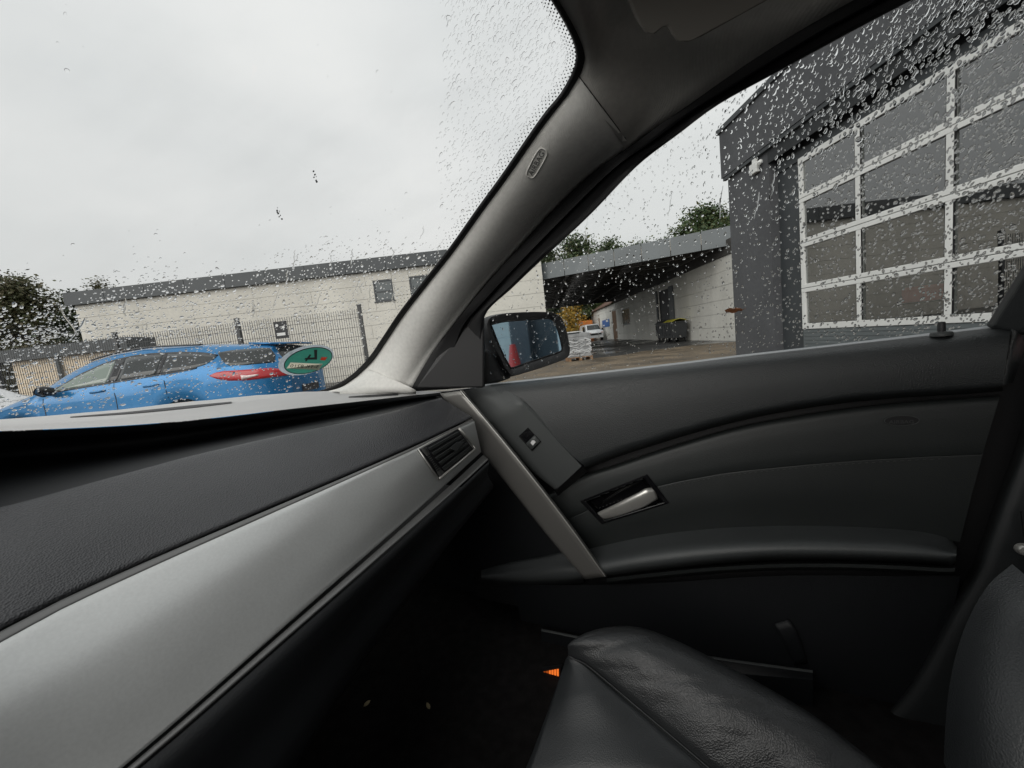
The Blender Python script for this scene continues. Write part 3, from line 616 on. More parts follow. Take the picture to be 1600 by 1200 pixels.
# --- white car nose to nose with it
T2 = dict(L=4.2, w=1.76, sill=.26, wr=.32, ar=.37, axles=(.85, 3.4), belt=[(0, .62), (.2, .78), (.9, .93), (2, 1.0), (3.6, 1.04), (4.2, .98)],
          top=[(0, .66), (.15, .82), (.6, .95), (.95, 1.02), (1.7, 1.4), (2.1, 1.5), (3.2, 1.5), (3.8, 1.4), (4.1, 1.05), (4.2, .95)], plan=[(0, .75), (.2, .9), (.7, .98), (1.4, 1), (3.4, 1), (4.2, .85)], roofw=[(0, .62), (.9, .7), (1.8, .58), (3.4, .56), (4.2, .6)])
wc_ = make_car('white_car', 'white car at the left edge, parked nose to nose with the blue one', 'car', M['white_paint'], -8.62, 7.0, -1, T2)
wc_['deck']('windscreen', 1.0, 1.72, M['carglass_light'], .95)
for s in (-1, 1):
    b2, t2 = wc_['belt'], wc_['topz']; wc_['strip']('side_window', 1.3, 3.5, lambda x: b2(x) + .03, lambda x: max(b2(x) + .04, min(b2(x) + (t2(x) - b2(x)) * .82, .98 + (x - 1.25) * .6)), M['carglass'], s, 18)
    wc_['strip']('headlight', .12, .5, lambda x: .68, lambda x: .76, M['clear'], s, 4, 2)
# --- white delivery van in the distance, nose towards the camera
vn = thing('white_van', 'small white delivery van parked by the far end of the white wall', 'van', (9.6, 43.5, 0))
def vsec(y, w_, t, q): return [(9.6 - w_, y, .3), (9.6 - w_, y, .9), (9.6 - w_ * .98, y, 1.1 if t > 1.15 else t - .05), (9.6 - q, y, t - .06), (9.6 - q * .8, y, t), (9.6 + q * .8, y, t), (9.6 + q, y, t - .06), (9.6 + w_ * .98, y, 1.1 if t > 1.15 else t - .05), (9.6 + w_, y, .9), (9.6 + w_, y, .3)]
R = [vsec(41.6, .72, .85, .6), vsec(41.7, .85, .95, .7), vsec(42.3, .92, 1.12, .74), vsec(42.45, .92, 1.2, .74), vsec(43.1, .93, 1.76, .72), vsec(43.4, .93, 1.84, .73), vsec(46.2, .93, 1.86, .74)]
mb = MB(); mb.grid(R); mb.f += [tuple(range(10)), tuple(range(60, 70))]; mb.build('body', M['white_paint'], vn, smooth=35)
mb = MB(); mb.add([(8.88, 42.44, 1.19), (10.32, 42.44, 1.19), (10.24, 43.04, 1.73), (8.96, 43.04, 1.73)], [(0, 1, 2, 3)]); mb.build('windscreen', M['carglass'], vn, thick=.02)
mb = MB(); mb.box((9.0, 41.56, .62), (10.2, 41.62, .78)); mb.build('grille', M['black'], vn)
for s in (-1, 1): mb = MB(); mb.box((9.6 + s * .68 - .14, 41.6, .78), (9.6 + s * .68 + .14, 41.72, .92)); mb.build('headlight', M['clear'], vn); mb = MB(); mb.bar((9.6 + s * .9, 42.5, .32), (9.6 + s * .72, 42.5, .32), .32, 16); mb.build('wheel', M['tyre'], vn); mb = MB(); mb.box((9.6 + s * 1.05 - .09, 42.75, 1.05), (9.6 + s * 1.05 + .09, 42.85, 1.3)); mb.build('wing_mirror', M['black'], vn)
mb = MB(); mb.box((8.645, 42.9, 1.15), (8.668, 43.9, 1.62)); mb.build('side_window', M['carglass'], vn)
# ================================================================== garage
GX = 3.8
gr = thing('garage_building', 'dark grey workshop building with overhanging fascia and glazed door', 'building', (GX, 3, 0))
def gbox(nm, a, b, m_, **k): m = MB(); m.box(a, b); return m.build(nm, m_, gr, **k)
YC, YR0, YD1, YD0 = 6.42, 5.47, 5.03, .62
gbox('wall', (GX, YR0, 0), (GX + .4, YC, 3.95), M['anthracite'])                      # pier at the corner
gbox('wall', (GX + .4, 6.1, 0), (9.2, YC, 3.9), M['anthracite'])                      # far side wall
gbox('wall', (GX, 0, 0), (GX + .4, .25, 3.95), M['anthracite'])
gbox('lintel', (GX + .004, .25, 3.1), (GX + .4, YR0, 3.9), M['anthracite'])
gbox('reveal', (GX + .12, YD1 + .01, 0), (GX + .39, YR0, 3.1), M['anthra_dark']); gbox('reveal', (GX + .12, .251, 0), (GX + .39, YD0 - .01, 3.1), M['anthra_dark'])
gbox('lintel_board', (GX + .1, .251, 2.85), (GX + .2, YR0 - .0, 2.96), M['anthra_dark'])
gbox('overhang_shade', (GX + .13, .252, 2.961), (GX + .2, YR0 - .002, 3.098), M['shade_black'])  # dark strip painted as shade above the lintel board, no shutter here
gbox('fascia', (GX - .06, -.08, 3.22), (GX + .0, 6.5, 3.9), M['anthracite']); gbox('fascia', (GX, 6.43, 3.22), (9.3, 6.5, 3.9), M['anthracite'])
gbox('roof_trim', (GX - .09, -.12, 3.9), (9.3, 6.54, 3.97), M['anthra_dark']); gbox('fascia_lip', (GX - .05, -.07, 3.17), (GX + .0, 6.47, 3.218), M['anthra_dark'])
gbox('overhang_shade_strip', (GX - .012, .252, 3.0), (GX + .003, YR0 - .002, 3.168), M['shade_black'])  # black strip in place of the overhang's shadow gap
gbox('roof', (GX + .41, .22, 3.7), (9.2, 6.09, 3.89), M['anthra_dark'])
gbox('inner_wall', (9.0, .22, 0), (9.2, 6.09, 3.69), M['glassdark']); gbox('wall', (GX + .41, 0, 0), (9.2, .2, 3.9), M['anthracite'])
m = MB(); m.box((GX + .3, .22, .006), (9.0, 6.1, .012)); m.build('inner_floor', M['floor_in'], gr)
gd = thing('garage_door', 'sectional garage door with white frames and four rows of glass panes', 'garage door', (GX + .1, 2.8, 0))
DX = GX + .06; zs = [.775, 1.262, 1.825, 2.37, 2.82]; ys = [YD1, 4.215, 3.365, 2.50, 1.63, YD0]
for a, b in ((.02, .37), (.376, .735)): m = MB(); m.box((DX + .012, YD0, a), (DX + .05, YD1, b)); m.build('panel', M['door_grey'], gd)
for i in range(15): m = MB(); m.box((DX + .006, YD0 + .02, .035 + i * .047), (DX + .0115, YD1 - .02, .062 + i * .047)); m.build('panel_rib', M['door_grey'], gd)
for i, z in enumerate(zs):
    if i in (0, 4): m = MB(); m.box((DX, YD0, z - .035), (DX + .05, YD1, z + .035)); m.build('rail', M['alu_white'], gd, bevel=.004)
    else:
        for q in (-1, 1): m = MB(); m.box((DX, YD0, min(z + q * .003, z + q * .052)), (DX + .05, YD1, max(z + q * .003, z + q * .052))); m.build('rail', M['alu_white'], gd, bevel=.004)
for j, y in enumerate(ys):
    for i in range(4):
        h = .03; a = y - h if j not in (0,) else y - .06; b = y + h if j != 0 else y
        if j == 5: a, b = y, y + .06
        m = MB(); m.box((DX + .002, a, zs[i] + (.0355 if i == 0 else .0525)), (DX + .048, b, zs[i + 1] - (.0355 if i == 3 else .0525))); m.build('stile', M['alu_white'], gd, bevel=.003)
for j in range(5):
    for i in range(4):
        m = MB(); tl = U(-.0016, .0016); z0_, z1_ = zs[i] + .04, zs[i + 1] - .04; y0_, y1_ = ys[j + 1] + .02, ys[j] - .02
        m.add([(DX + .024 + tl, y0_, z0_), (DX + .024 - tl, y1_, z0_), (DX + .024 - tl * 1.5, y1_, z1_), (DX + .024 + tl * .5, y0_, z1_)], [(0, 1, 2, 3)]); m.build('pane', M['pane'], gd)
        m = MB()
        for q in (y0_, y1_ - .014): m.box((DX + .003, q, z0_), (DX + .02, q + .014, z1_))
        m.build('pane_gasket', M['rubber'], gd)
lamp = thing('wall_lamp', 'small white box lamp under the fascia at the garage corner', 'lamp', (GX - .05, 5.72, 3.1))
m = MB(); m.box((GX - .07, 5.62, 2.97), (GX - .012, 5.78, 3.11)); m.build('housing', M['tagw'], lamp, bevel=.01)
m = MB(); m.box((GX - .05, 5.66, 3.111), (GX - .02, 5.74, 3.168)); m.build('bracket', M['tagw'], lamp)
m = MB(); m.lathe([(.028, 0), (.028, .05), (.02, .06), (0, .06)], (GX - .04, 5.57, 3.08), (-.6, -.4, -.5), 12); m.build('sensor', M['tagw'], lamp, smooth=40)
# things inside the workshop
rc = thing('tool_trolley', 'dark workshop trolley with a red top chest behind the lowest glass panes', 'trolley', (5.8, 5.2, 0))
m = MB(); m.box((5.6, 5.12, .16), (6.0, 5.5, .92)); m.build('cabinet', M['dumpster'], rc, bevel=.02)
m = MB(); m.box((5.62, 5.14, .921), (5.98, 5.48, 1.13)); m.build('top_chest', M['cone'], rc, bevel=.02)
for i in range(4): m = MB(); m.box((5.58, 5.15, .2 + i * .17), (5.599, 5.47, .35 + i * .17)); m.build('drawer', M['dumpster'], rc)
for a in (5.65, 5.95):
    for b in (5.2, 5.42): m = MB(); m.bar((a, b - .03, .08), (a, b + .03, .08), .07, 10); m.build('caster', M['tyre'], rc)
cnx = thing('traffic_cone', 'red cone at the foot of the grey wall, seen in the door mirror', 'cone', (3.3, .17, 0))
m = MB(); m.lathe([(.27, .0), (.27, .04), (.2, .045), (.035, 1.02), (.0, 1.025)], (3.3, .17, 0), (0, 0, 1), 20); m.build('body', M['cone'], cnx, smooth=35)
rb = thing('rear_block_wall', 'white block wall behind the garage, seen in the door mirror', 'wall', (7.1, -5, 0))
for r in range(6):
    for k in range(4):
        m = MB(); m.box((7.0 + U(-.004, .004), -10 + k * 2.5 + .006, r * .6 + .006), (7.3, -7.5 + k * 2.5 - .006, r * .6 + .594)); m.build('wall_panel', M['block_wall'], rb)
# ================================================================== OUR CAR (seen from the driver's seat)
cr = thing('car', 'dark interior of a parked car seen from the driver seat towards the passenger door', 'car', tuple(car(0, -.7, -EYE)))
def sh(P, dx=0, dy=0): return [(p[0] + dx, p[1] + dy) + tuple(p[2:]) for p in P]
def cv(P, v): return [V(p[0], p[1], v) for p in P]
def cd(P): return [D(*p) for p in P]
def cz(P, z): return [Z(p[0], p[1], z) for p in P]
# ---- windscreen as a real curved sheet in car coordinates
def wsp(s, t):
    hw_ = .70 + (.50 - .70) * t; b = (.20 + (.07 - .20) * t) * (1 - s * s)
    u = -.35 + .726 * t - b; z = -.05 + .445 * t + .03 * t * (1 - s * s) + .014 * math.sin(math.pi * t) + .012 * (1 - s * s) * (1 - t)
    return car(u, -.80 + s * hw_, z)
ws = MB(); ws.grid([[wsp(-1.06 + 2.12 * i / 40, -.12 + 1.22 * j / 24) for i in range(41)] for j in range(25)])
WT = bvh(ws); windscreen = ws.build('windscreen', M['glass'], cr, smooth=True)
def on_ws(px, py, off=0):
    h, n = hit(WT, px, py)
    if h is None: return None
    n = n if n.dot(E0 - h) > 0 else -n
    return h + n * off
# ---- side glass
SILL = [(742, 602), (790, 596), (900, 584), (1060, 566), (1150, 555), (1300, 538), (1450, 520.5), (1553, 508), (1640, 497)]
GTOP = [(740, 520, 1.02), (757, 488, 1.0), (800, 446, .955), (843, 405, .90), (920, 333, .81), (993, 257, .735), (1060, 205, .69), (1122, 159, .655), (1220, 105, .605), (1411, 2, .53), (1560, -70, .49), (1700, -140, .45)]
sgm = MB(); sgm.loft([cv(sh(SILL, 0, 14), .012), cd(GTOP)], 40, 16, False)
SG = bvh(sgm); side_glass = sgm.build('side_window', M['side_glass'], cr, smooth=True)
def on_sg(px, py, off=0):
    h, n = hit(SG, px, py)
    if h is None: return None
    n = n if n.dot(E0 - h) > 0 else -n
    return h + n * off
# ---- A pillar: black seal, grey fabric trim, door seal band
PL = [(470, 622), (520, 608), (552, 590), (580, 563), (604, 528), (630, 489), (667, 441), (709, 387), (750, 329), (790, 274), (850, 187), (880, 150), (901, 116), (908, 92), (905, 70), (893, 42), (876, 12), (855, -22), (830, -60)]
seal = [on_ws(x, y, .006) for x, y in PL]
seal_o = [on_ws(x - 6 + (0 if y > 130 else -2), y - 3, .002) for x, y in PL]
m = MB(); m.loft([seal_o, [a.lerp(b, .5) + (E0 - a).normalized() * .004 for a, b in zip(seal_o, seal)], seal, [on_ws(x + 6, y + 3, .004) for x, y in PL]], 90, 6); m.build('windscreen_seal', M['rubber'], cr, smooth=True, thick=.003)
PR = [(640, 612, 1.00), (652, 592, 1.0), (678, 550, .985), (718, 497, .955), (760, 444, .925), (805, 393, .885), (850, 344, .85), (890, 304, .815), (930, 268, .775), (987, 229, .715)]
n_ = 34
A = resample([on_ws(x + 1, y, .004) for x, y in PL[:13]][2:], n_); B = resample(cd(PR), n_)
rows = []
for k in range(13):
    t = k / 12; r = []
    for i in range(n_):
        p = A[i].lerp(B[i], t); c = (E0 - p).normalized(); bl = .030 * math.sin(math.pi * min(1, t * 1.15)) ** .8 if t < .87 else .03 * math.sin(math.pi * min(1, t * 1.15)) ** .8
        r.append(p + c * (bl - (.012 * max(0, t - .8) / .2)))
    rows.append(r)
TRIM_END = [r[-1] for r in rows]
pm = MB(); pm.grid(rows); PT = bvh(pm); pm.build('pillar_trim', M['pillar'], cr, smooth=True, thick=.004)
# flared foot of the trim running into the dash
foot = MB(); foot.loft([[on_ws(x, y, .005) for x, y in ((500, 612), (530, 604), (552, 590), (572, 574))], [D(520, 612, 1.04), D(545, 606, 1.035), D(568, 597, 1.03), D(590, 582, 1.025)], [D(532, 613, 1.02), D(560, 610, 1.015), D(596, 607, 1.0), D(645, 607, .985)], [D(530, 620, 1.03), D(560, 618, 1.02), D(600, 616, 1.01), D(650, 615, 1.0)]], 16, 12); foot.build('pillar_foot', M['pillar'], cr, smooth=True, thick=.003)
# joint line between trim and headliner
JL = [(905, 128), (925, 160), (950, 190), (975, 216), (988, 229)]
# headliner
HRt = [(980, 234, .718), (1030, 195, .68), (1085, 157, .645), (1160, 104, .605), (1235, 56, .57), (1332, 0, .53), (1480, -80, .48)]
L_ = resample([on_ws(x + 2, y, .004) for x, y in [(897, 124)] + PL[13:]], 30); R_ = resample(cd(HRt), 30)
rows = []
for k in range(15):
    t = k / 14; r = []
    for i in range(30):
        p = L_[i].lerp(R_[i], t); up = .055 * math.sin(math.pi * t) * (1 - math.exp(-(i / 7) ** 2))
        wj = math.exp(-(i / 6) ** 2); tb_ = .030 * math.sin(math.pi * min(1, t * 1.15)) ** .8 - .012 * max(0, t - .8) / .2
        r.append(p + Vector((0, 0, up)) + (E0 - p).normalized() * wj * (tb_ - .0015) + (E0 - p).normalized() * (.012 * math.sin(math.pi * min(1, t * 6)) * (1 - wj) if t < .17 else 0))
    rows.append(r)
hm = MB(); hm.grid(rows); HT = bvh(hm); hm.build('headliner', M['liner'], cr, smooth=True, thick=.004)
m = MB(); m.tube(resample([p + (E0 - p).normalized() * .0012 for p in TRIM_END], 24), .0011, 5); m.build('trim_joint', M['rubber'], cr, smooth=True)
# door frame seal: dark band between trim/headliner and the side glass
BA = [(640, 612, 1.01), (678, 548, .99), (718, 495, .96), (760, 443, .93), (850, 343, .855), (930, 267, .78), (987, 228, .717), (1085, 156, .65), (1235, 55, .574), (1332, -1, .534), (1480, -82, .483)]
BB = [(757, 604, .985), (757, 540, .985), (757, 492, .965), (800, 449, .93), (843, 408, .885), (920, 336, .80), (993, 260, .727), (1060, 208, .683), (1122, 162, .648), (1220, 108, .60), (1411, 5, .525), (1560, -67, .485)]
A = resample(cd(BA), 50); B = resample(cd(BB), 50)
mid = [a.lerp(b, .45) - (E0 - a).normalized() * -.004 for a, b in zip(A, B)]; mid2 = [a.lerp(b, .5) + (E0 - a).normalized() * -.012 for a, b in zip(A, B)]
m = MB(); m.loft([[a + (E0 - a).normalized() * -.012 for a in A], A, mid, mid2, [a.lerp(b, .93) + (E0 - b).normalized() * .004 for a, b in zip(A, B)], B, [b + (E0 - b).normalized() * -.03 for b in B]], 60, 20, False); m.build('door_frame', M['rubber'], cr, smooth=40, thick=.003)
m = MB(); m.prism([D(650, 607, .992), D(756, 606, .98), D(756.5, 478, .975), D(733, 497, .985), D(690, 548, .99)], Vector((0, .02, 0))); m.build('mirror_sail', M['black'], cr, bevel=.004)
# roof slab over the cabin
RZ = .44
SS = [-1.05 + 1.95 * k / 16 for k in range(17)]
rows = [[wsp(q, 1.025) + Vector((0, 0, .004)) for q in SS], [wsp(q, 1.06) + Vector((0, 0, .02)) for q in SS]]
for i in range(9):
    u_ = .62 + 1.4 * i / 8; rows.append([car(u_, -.80 + q * .545, .485 + .012 * (1 - q * q)) for q in SS])
m = MB(); m.grid(rows); m.build('roof', M['liner'], cr, smooth=True, thick=.02)
# airbag mark pressed into the trim
def srf(tree, px, py, off=.001):
    h, n = hit(tree, px, py); k = 0
    while h is None and k < 60:      # just past an edge: carry the surface on as its tangent plane
        k += 2
        for a, b in ((-k, 0), (k, 0), (0, -k), (0, k)):
            h, n = hit(tree, px + a, py + b)
            if h is not None:
                r = ray(px, py); h = E0 + r * ((h - E0).dot(n) / r.dot(n)); break
    n = n if n.dot(E0 - h) > 0 else -n; return h + n * off, n
o_, n_v = srf(PT, 838.5, 255, .0006); ax, _ = srf(PT, 848, 238); ax = (ax - o_).normalized(); ay = n_v.cross(ax).normalized()
m = MB(); ring = []
for k in range(32):
    a = 2 * math.pi * k / 32; cx, cy_ = math.cos(a), math.sin(a); ex = 1.0 / max(abs(cx) ** 4 + abs(cy_) ** 4, 1e-6) ** .25
    ring.append(o_ + ax * cx * ex * .026 + ay * cy_ * ex * .0088)
def stick(q, o):
    h, n = PT.find_nearest(q)[:2]; n = n if n.dot(E0 - h) > 0 else -n; return h + n * o
ring = [stick(q, .0028) for q in ring]
m.tube(ring + [ring[0], ring[1]], .0013, 6, False); am = m.build('airbag_mark', M['pillar'], cr, smooth=True, label='raised outline with AIRBAG lettering pressed into the grey pillar trim')
m = MB(); add_text(m, 'AIRBAG', o_, ax, ay, .0125, .0); m.v = [stick(q, .0026) for q in m.v]; m.build('lettering', M['trim_dark'], am, fix=False)
# sun visor
vis = [(968, -30), (985, 6), (1000, 40), (1009, 52), (1024, 54), (1036, 44), (1044, 42), (1050, 54), (1060, 66), (1074, 67), (1100, 57), (1200, 2), (1300, -55)]
base = [D(x, y, .50 - (x - 968) * .00012) for x, y in vis]
m = MB(); m.prism(base, Vector((0, .012, .016))); m.build('sun_visor', M['visor'], cr, bevel=.005, smooth=40)
# ---- dashboard
def ext(P): return [P[0] + Vector((-.30, -.44, 0)), P[0] + Vector((-.15, -.225, 0))] + P
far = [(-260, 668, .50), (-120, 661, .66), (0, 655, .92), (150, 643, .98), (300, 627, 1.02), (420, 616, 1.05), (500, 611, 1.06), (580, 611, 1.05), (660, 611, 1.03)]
lip = [(-260, 676, .40), (-120, 675, .46), (0, 673, .53), (200, 664, .66), (330, 653, .76), (450, 639, .86), (560, 627, .94), (640, 618, .99), (690, 613, 1.02)]
lip2 = [(-260, 694, .40), (-120, 690, .46), (0, 687, .532), (200, 676, .662), (330, 664, .762), (450, 648, .862), (560, 634, .942), (640, 624, .99), (690, 618, 1.02)]
rec = [(-260, 730, .50), (-120, 722, .56), (0, 716, .62), (200, 700, .74), (330, 685, .82), (450, 664, .92), (560, 645, .98), (640, 630, 1.0), (690, 621, 1.02)]
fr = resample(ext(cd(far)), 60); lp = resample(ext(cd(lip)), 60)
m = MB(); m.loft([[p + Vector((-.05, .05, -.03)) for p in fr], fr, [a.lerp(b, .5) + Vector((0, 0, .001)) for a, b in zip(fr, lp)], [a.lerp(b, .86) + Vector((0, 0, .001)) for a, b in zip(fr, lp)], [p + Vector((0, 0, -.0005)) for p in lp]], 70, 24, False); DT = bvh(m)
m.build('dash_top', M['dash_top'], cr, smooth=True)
PT0 = resample(ext([Z(x, y, -.124) for x, y in [(-200, 836), (0, 795), (100, 768), (200, 740), (300, 713), (400, 690), (500, 669), (600, 647), (690, 622)]]), 60)
lp2 = resample(ext(cd(lip2)), 60); rcc = resample(ext(cd(rec)), 60)
m = MB(); m.loft([[p + Vector((0, 0, -.0015)) - (E0 - p).normalized() * .003 for p in lp], [a.lerp(b, .25) + (E0 - a).normalized() * .001 for a, b in zip(lp, lp2)], lp2, [p + Vector((-.03, .05, -.004)) for p in lp2], [a.lerp(b, .6) + Vector((-.03, .05, 0)) for a, b in zip(lp2, rcc)], rcc, [a.lerp(b, .5) - (E0 - a).normalized() * .03 for a, b in zip(rcc, PT0)], [p - (E0 - p).normalized() * .02 for p in PT0]], 70, 24, False); m.build('dash_lip', M['dash_low'], cr, smooth=True)  # near-black colour puts in the shade below the overhanging lip
ptop = [(-200, 836), (0, 795), (100, 768), (200, 740), (300, 713), (400, 690), (500, 669), (600, 647), (690, 622)]
pbot = [(-200, 1082, -.207), (0, 985, -.206), (100, 933, -.204), (250, 866, -.201), (400, 802, -.196), (550, 738, -.189), (650, 694, -.182), (738, 652, -.174)]

def cz2(P): return [Z(x, y, z) for x, y, z in P]
pt = resample(ext([Z(x, y, -.124) for x, y in ptop]), 60); pb = resample(ext(cz2(pbot)), 60)
rc_ = resample(ext(cd(rec)), 60)
bow = lambda a, b, t, k: a.lerp(b, t) + (E0 - a).normalized() * k
m = MB(); m.loft([[p - (E0 - p).normalized() * .04 + Vector((0, 0, -.012)) for p in pt], [p - (E0 - p).normalized() * .014 + Vector((0, 0, -.001)) for p in pt], pt, [bow(a, b, .2, .008) for a, b in zip(pt, pb)], [bow(a, b, .55, .012) for a, b in zip(pt, pb)], [bow(a, b, .9, .005) for a, b in zip(pt, pb)], pb, [p - (E0 - p).normalized() * .02 for p in pb]], 80, 36); m.build('dash_pad', M['dash_pad'], cr, smooth=True)
# pale text mark on the pad
# silver trim
tt1 = sh(pbot, 0, 3); tt2 = [(-200, 1104, -.211), (0, 1004, -.21), (100, 950, -.208), (250, 880, -.205), (400, 813, -.20), (550, 746, -.192), (650, 701, -.185), (741, 658, -.177)]
tb = [(-150, 1500, -.335), (60, 1310, -.33), (190, 1200, -.325), (300, 1106, -.320), (450, 974, -.31), (600, 843, -.295), (700, 754, -.278), (752, 706, -.262)]
a1 = resample(ext(cz2(tt1)), 60); a2 = resample(ext(cz2(tt2)), 60); b1 = resample(ext(cz2(tb)), 60)
m = MB(); m.loft([[p - (E0 - p).normalized() * .012 for p in a1], a1, a2], 70, 6, False); m.build('trim_bevel', M['trim_dark'], cr, smooth=True, thick=.001)
tm = MB(); tm.loft([a2, [bow(a, b, .06, .004) for a, b in zip(a2, b1)], [bow(a, b, .35, .010) for a, b in zip(a2, b1)], [bow(a, b, .7, .008) for a, b in zip(a2, b1)], [bow(a, b, .97, .001) for a, b in zip(a2, b1)], b1, [p - (E0 - p).normalized() * .015 for p in b1]], 90, 36); TT = bvh(tm)
tm.build('trim_panel', M['trim'], cr, smooth=True, label='long brushed silver trim panel across the dashboard')
g1 = resample(ext(cz2([(x + 3, y + 5, z - .002) for x, y, z in tb])), 60); g2 = resample(ext(cz2([(x + 11, y + 12, z - .004) for x, y, z in tb])), 60)
m = MB(); m.loft([[p - (E0 - p).normalized() * .012 for p in g1], g1, [bow(a, b, .5, .003) for a, b in zip(g1, g2)], g2, [p - (E0 - p).normalized() * .012 for p in g2]], 70, 12); m.build('trim_strip', M['trim_dark'], cr, smooth=True)
h1 = resample(ext(cz2([(x + 13, y + 14, z - .005) for x, y, z in tb])), 60)
h2 = None; h3 = resample(ext([Z(x, y, z) for x, y, z in [(-150, 1900, -.52), (150, 1580, -.50), (330, 1360, -.49), (455, 1185, -.47), (560, 1025, -.45), (640, 915, -.42), (700, 836, -.39), (757, 765, -.35)]]), 60)
h2 = [a.lerp(b, .45) + (E0 - a).normalized() * .02 for a, b in zip(h1, h3)]
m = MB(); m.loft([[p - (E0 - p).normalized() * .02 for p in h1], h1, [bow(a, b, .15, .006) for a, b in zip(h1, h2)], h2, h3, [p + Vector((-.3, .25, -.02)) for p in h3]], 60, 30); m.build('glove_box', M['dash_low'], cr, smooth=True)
# defroster slots on the dash top
def dslot(P, nm, w_=4):
    a = []; b = []
    for x, y, k in P:
        h, n = hit(DT, x, y); g, n2 = hit(DT, x, y + k)
        if h is None or g is None: return
        a.append(h + Vector((0, 0, .0012))); b.append(g + Vector((0, 0, .0012)))
    m = MB(); m.loft([a, b], 14, 3, False, False); return m.build(nm, M['ink'], cr, thick=.001)
dslot([(110, 652, 1), (200, 644.5, 3), (300, 634, 4), (362, 628.5, 2)], 'defroster_slot'); dslot([(545, 620.5, 1), (575, 618, 3), (622, 616, 2)], 'defroster_slot')
# air vent at the passenger end of the trim
def tpt(x, y, off):
    p, n = srf(TT, x, y, 0); return p + (E0 - p).normalized() * off
va, vb, vc, vd = (656, 702), (715, 671), (739, 702), (686, 746)
def vq(u_, v_, off):
    x = (va[0] * (1 - u_) + vb[0] * u_) * (1 - v_) + (vd[0] * (1 - u_) + vc[0] * u_) * v_
    y = (va[1] * (1 - u_) + vb[1] * u_) * (1 - v_) + (vd[1] * (1 - u_) + vc[1] * u_) * v_
    return tpt(x, y, off)
vent = MB(); vent.grid([[vq(u_ / 6, v_ / 6, .0035) for u_ in range(7)] for v_ in range(7)]); vt = vent.build('air_vent', M['ink'], cr, thick=.002, label='black slatted air vent in the silver trim')
out_ = [vq(*q, .006) for q in ((-.03, -.03), (.5, -.05), (1.04, -.02), (1.06, .5), (1.05, 1.05), (.5, 1.05), (-.02, 1.03), (-.03, .5))]
m = MB(); m.tube(out_[2:7], .0032, 6); m.tube([out_[6], out_[7], out_[0], out_[1], out_[2]], .0014, 6); m.build('vent_rim', M['silver'], vt, smooth=True)
for i in range(5):
    v0 = .10 + i * .185; m = MB(); m.loft([[vq(.20, v0 + .10, .003), vq(.98, v0 + .10, .003)], [vq(.19, v0 + .07, .010), vq(.98, v0 + .07, .010)], [vq(.19, v0 + .01, .012), vq(.98, v0 + .01, .012)], [vq(.19, v0 - .01, .0125), vq(.98, v0 - .01, .0125)]], 8, 4, False); m.build('slat', M['smooth_dark'], vt, thick=.002)
m = MB(); m.prism([vq(.56, .46, .0145), vq(.80, .40, .0145), vq(.94, .58, .0145), vq(.68, .68, .0145)], (vq(.7, .5, .020) - vq(.7, .5, .0145))); m.build('vent_tab', M['smooth_dark'], vt, bevel=.001)
m = MB(); m.loft([[vq(.02, .02, .006), vq(.02, .98, .006)], [vq(.08, .02, .011), vq(.08, .98, .011)], [vq(.15, .02, .006), vq(.15, .98, .006)]], 8, 5); m.build('thumbwheel_frame', M['trim_dark'], vt, thick=.001)
for i in range(9):
    v0 = .28 + i * .065; m = MB(); m.add([vq(.04, v0, .0118), vq(.12, v0, .0118), vq(.12, v0 + .035, .0118), vq(.04, v0 + .035, .0118), vq(.04, v0, .014), vq(.12, v0, .014), vq(.12, v0 + .035, .014), vq(.04, v0 + .035, .014)], [(0, 3, 2, 1), (4, 5, 6, 7), (0, 1, 5, 4), (1, 2, 6, 5), (2, 3, 7, 6), (3, 0, 4, 7)]); m.build('thumbwheel_rib', M['black'], vt)
# ---- passenger door
door = MB()
door.loft([cv(sh(SILL, 0, 7), .022), [V(x, y + 60, .03) for x, y in SILL], [V(x, y + 330, .03) for x, y in SILL], [V(x, y + 620, .05) for x, y in SILL]], 40, 16, False)
dr = door.build('door', M['black'], cr, smooth=True, thick=.012, label='dark leather passenger door with silver pull handle')
m = MB(); m.loft([cv(sh(SILL, -40, 9), .030), [V(x - 40, y + 40, .10) for x, y in SILL], [V(x - 40, y + 330, .12) for x, y in SILL], [V(x - 40, y + 600, .09) for x, y in SILL]], 40, 16); m.build('door_skin', M['body_blue'], dr, smooth=True, thick=.002)
m = MB(); m.loft([cv(sh(SILL[:-1], 0, 1.2), .012), cv(sh(SILL[:-1], 0, 4.2), .004), cv(sh(SILL[:-1], 0, 5.5), .0)], 60, 5, False); m.build('window_seal', M['seal'], dr, smooth=True, thick=.003)
UT = [(766, 601), (830, 594.5), (900, 587), (1060, 569), (1150, 558), (1300, 541), (1450, 524), (1540, 513), (1580, 513)]
UB = [(912, 727), (955, 710), (1000, 695), (1100, 665), (1200, 641), (1300, 625), (1400, 615), (1500, 609), (1566, 604)]
def mix(A, B, t, n=40):
    a = resample([Vector((x, y, 0)) for x, y in A], n); b = resample([Vector((x, y, 0)) for x, y in B], n); return [(p.x + (q.x - p.x) * t, p.y + (q.y - p.y) * t) for p, q in zip(a, b)]
def vrow(P, v): return [V(x, y, v) for x, y in P]
def vtap(P, v, v0): 
    n = len(P); return [V(x, y, v0 + (v - v0) * min(1, (i / (n - 1)) / .3)) for i, (x, y) in enumerate(P)]
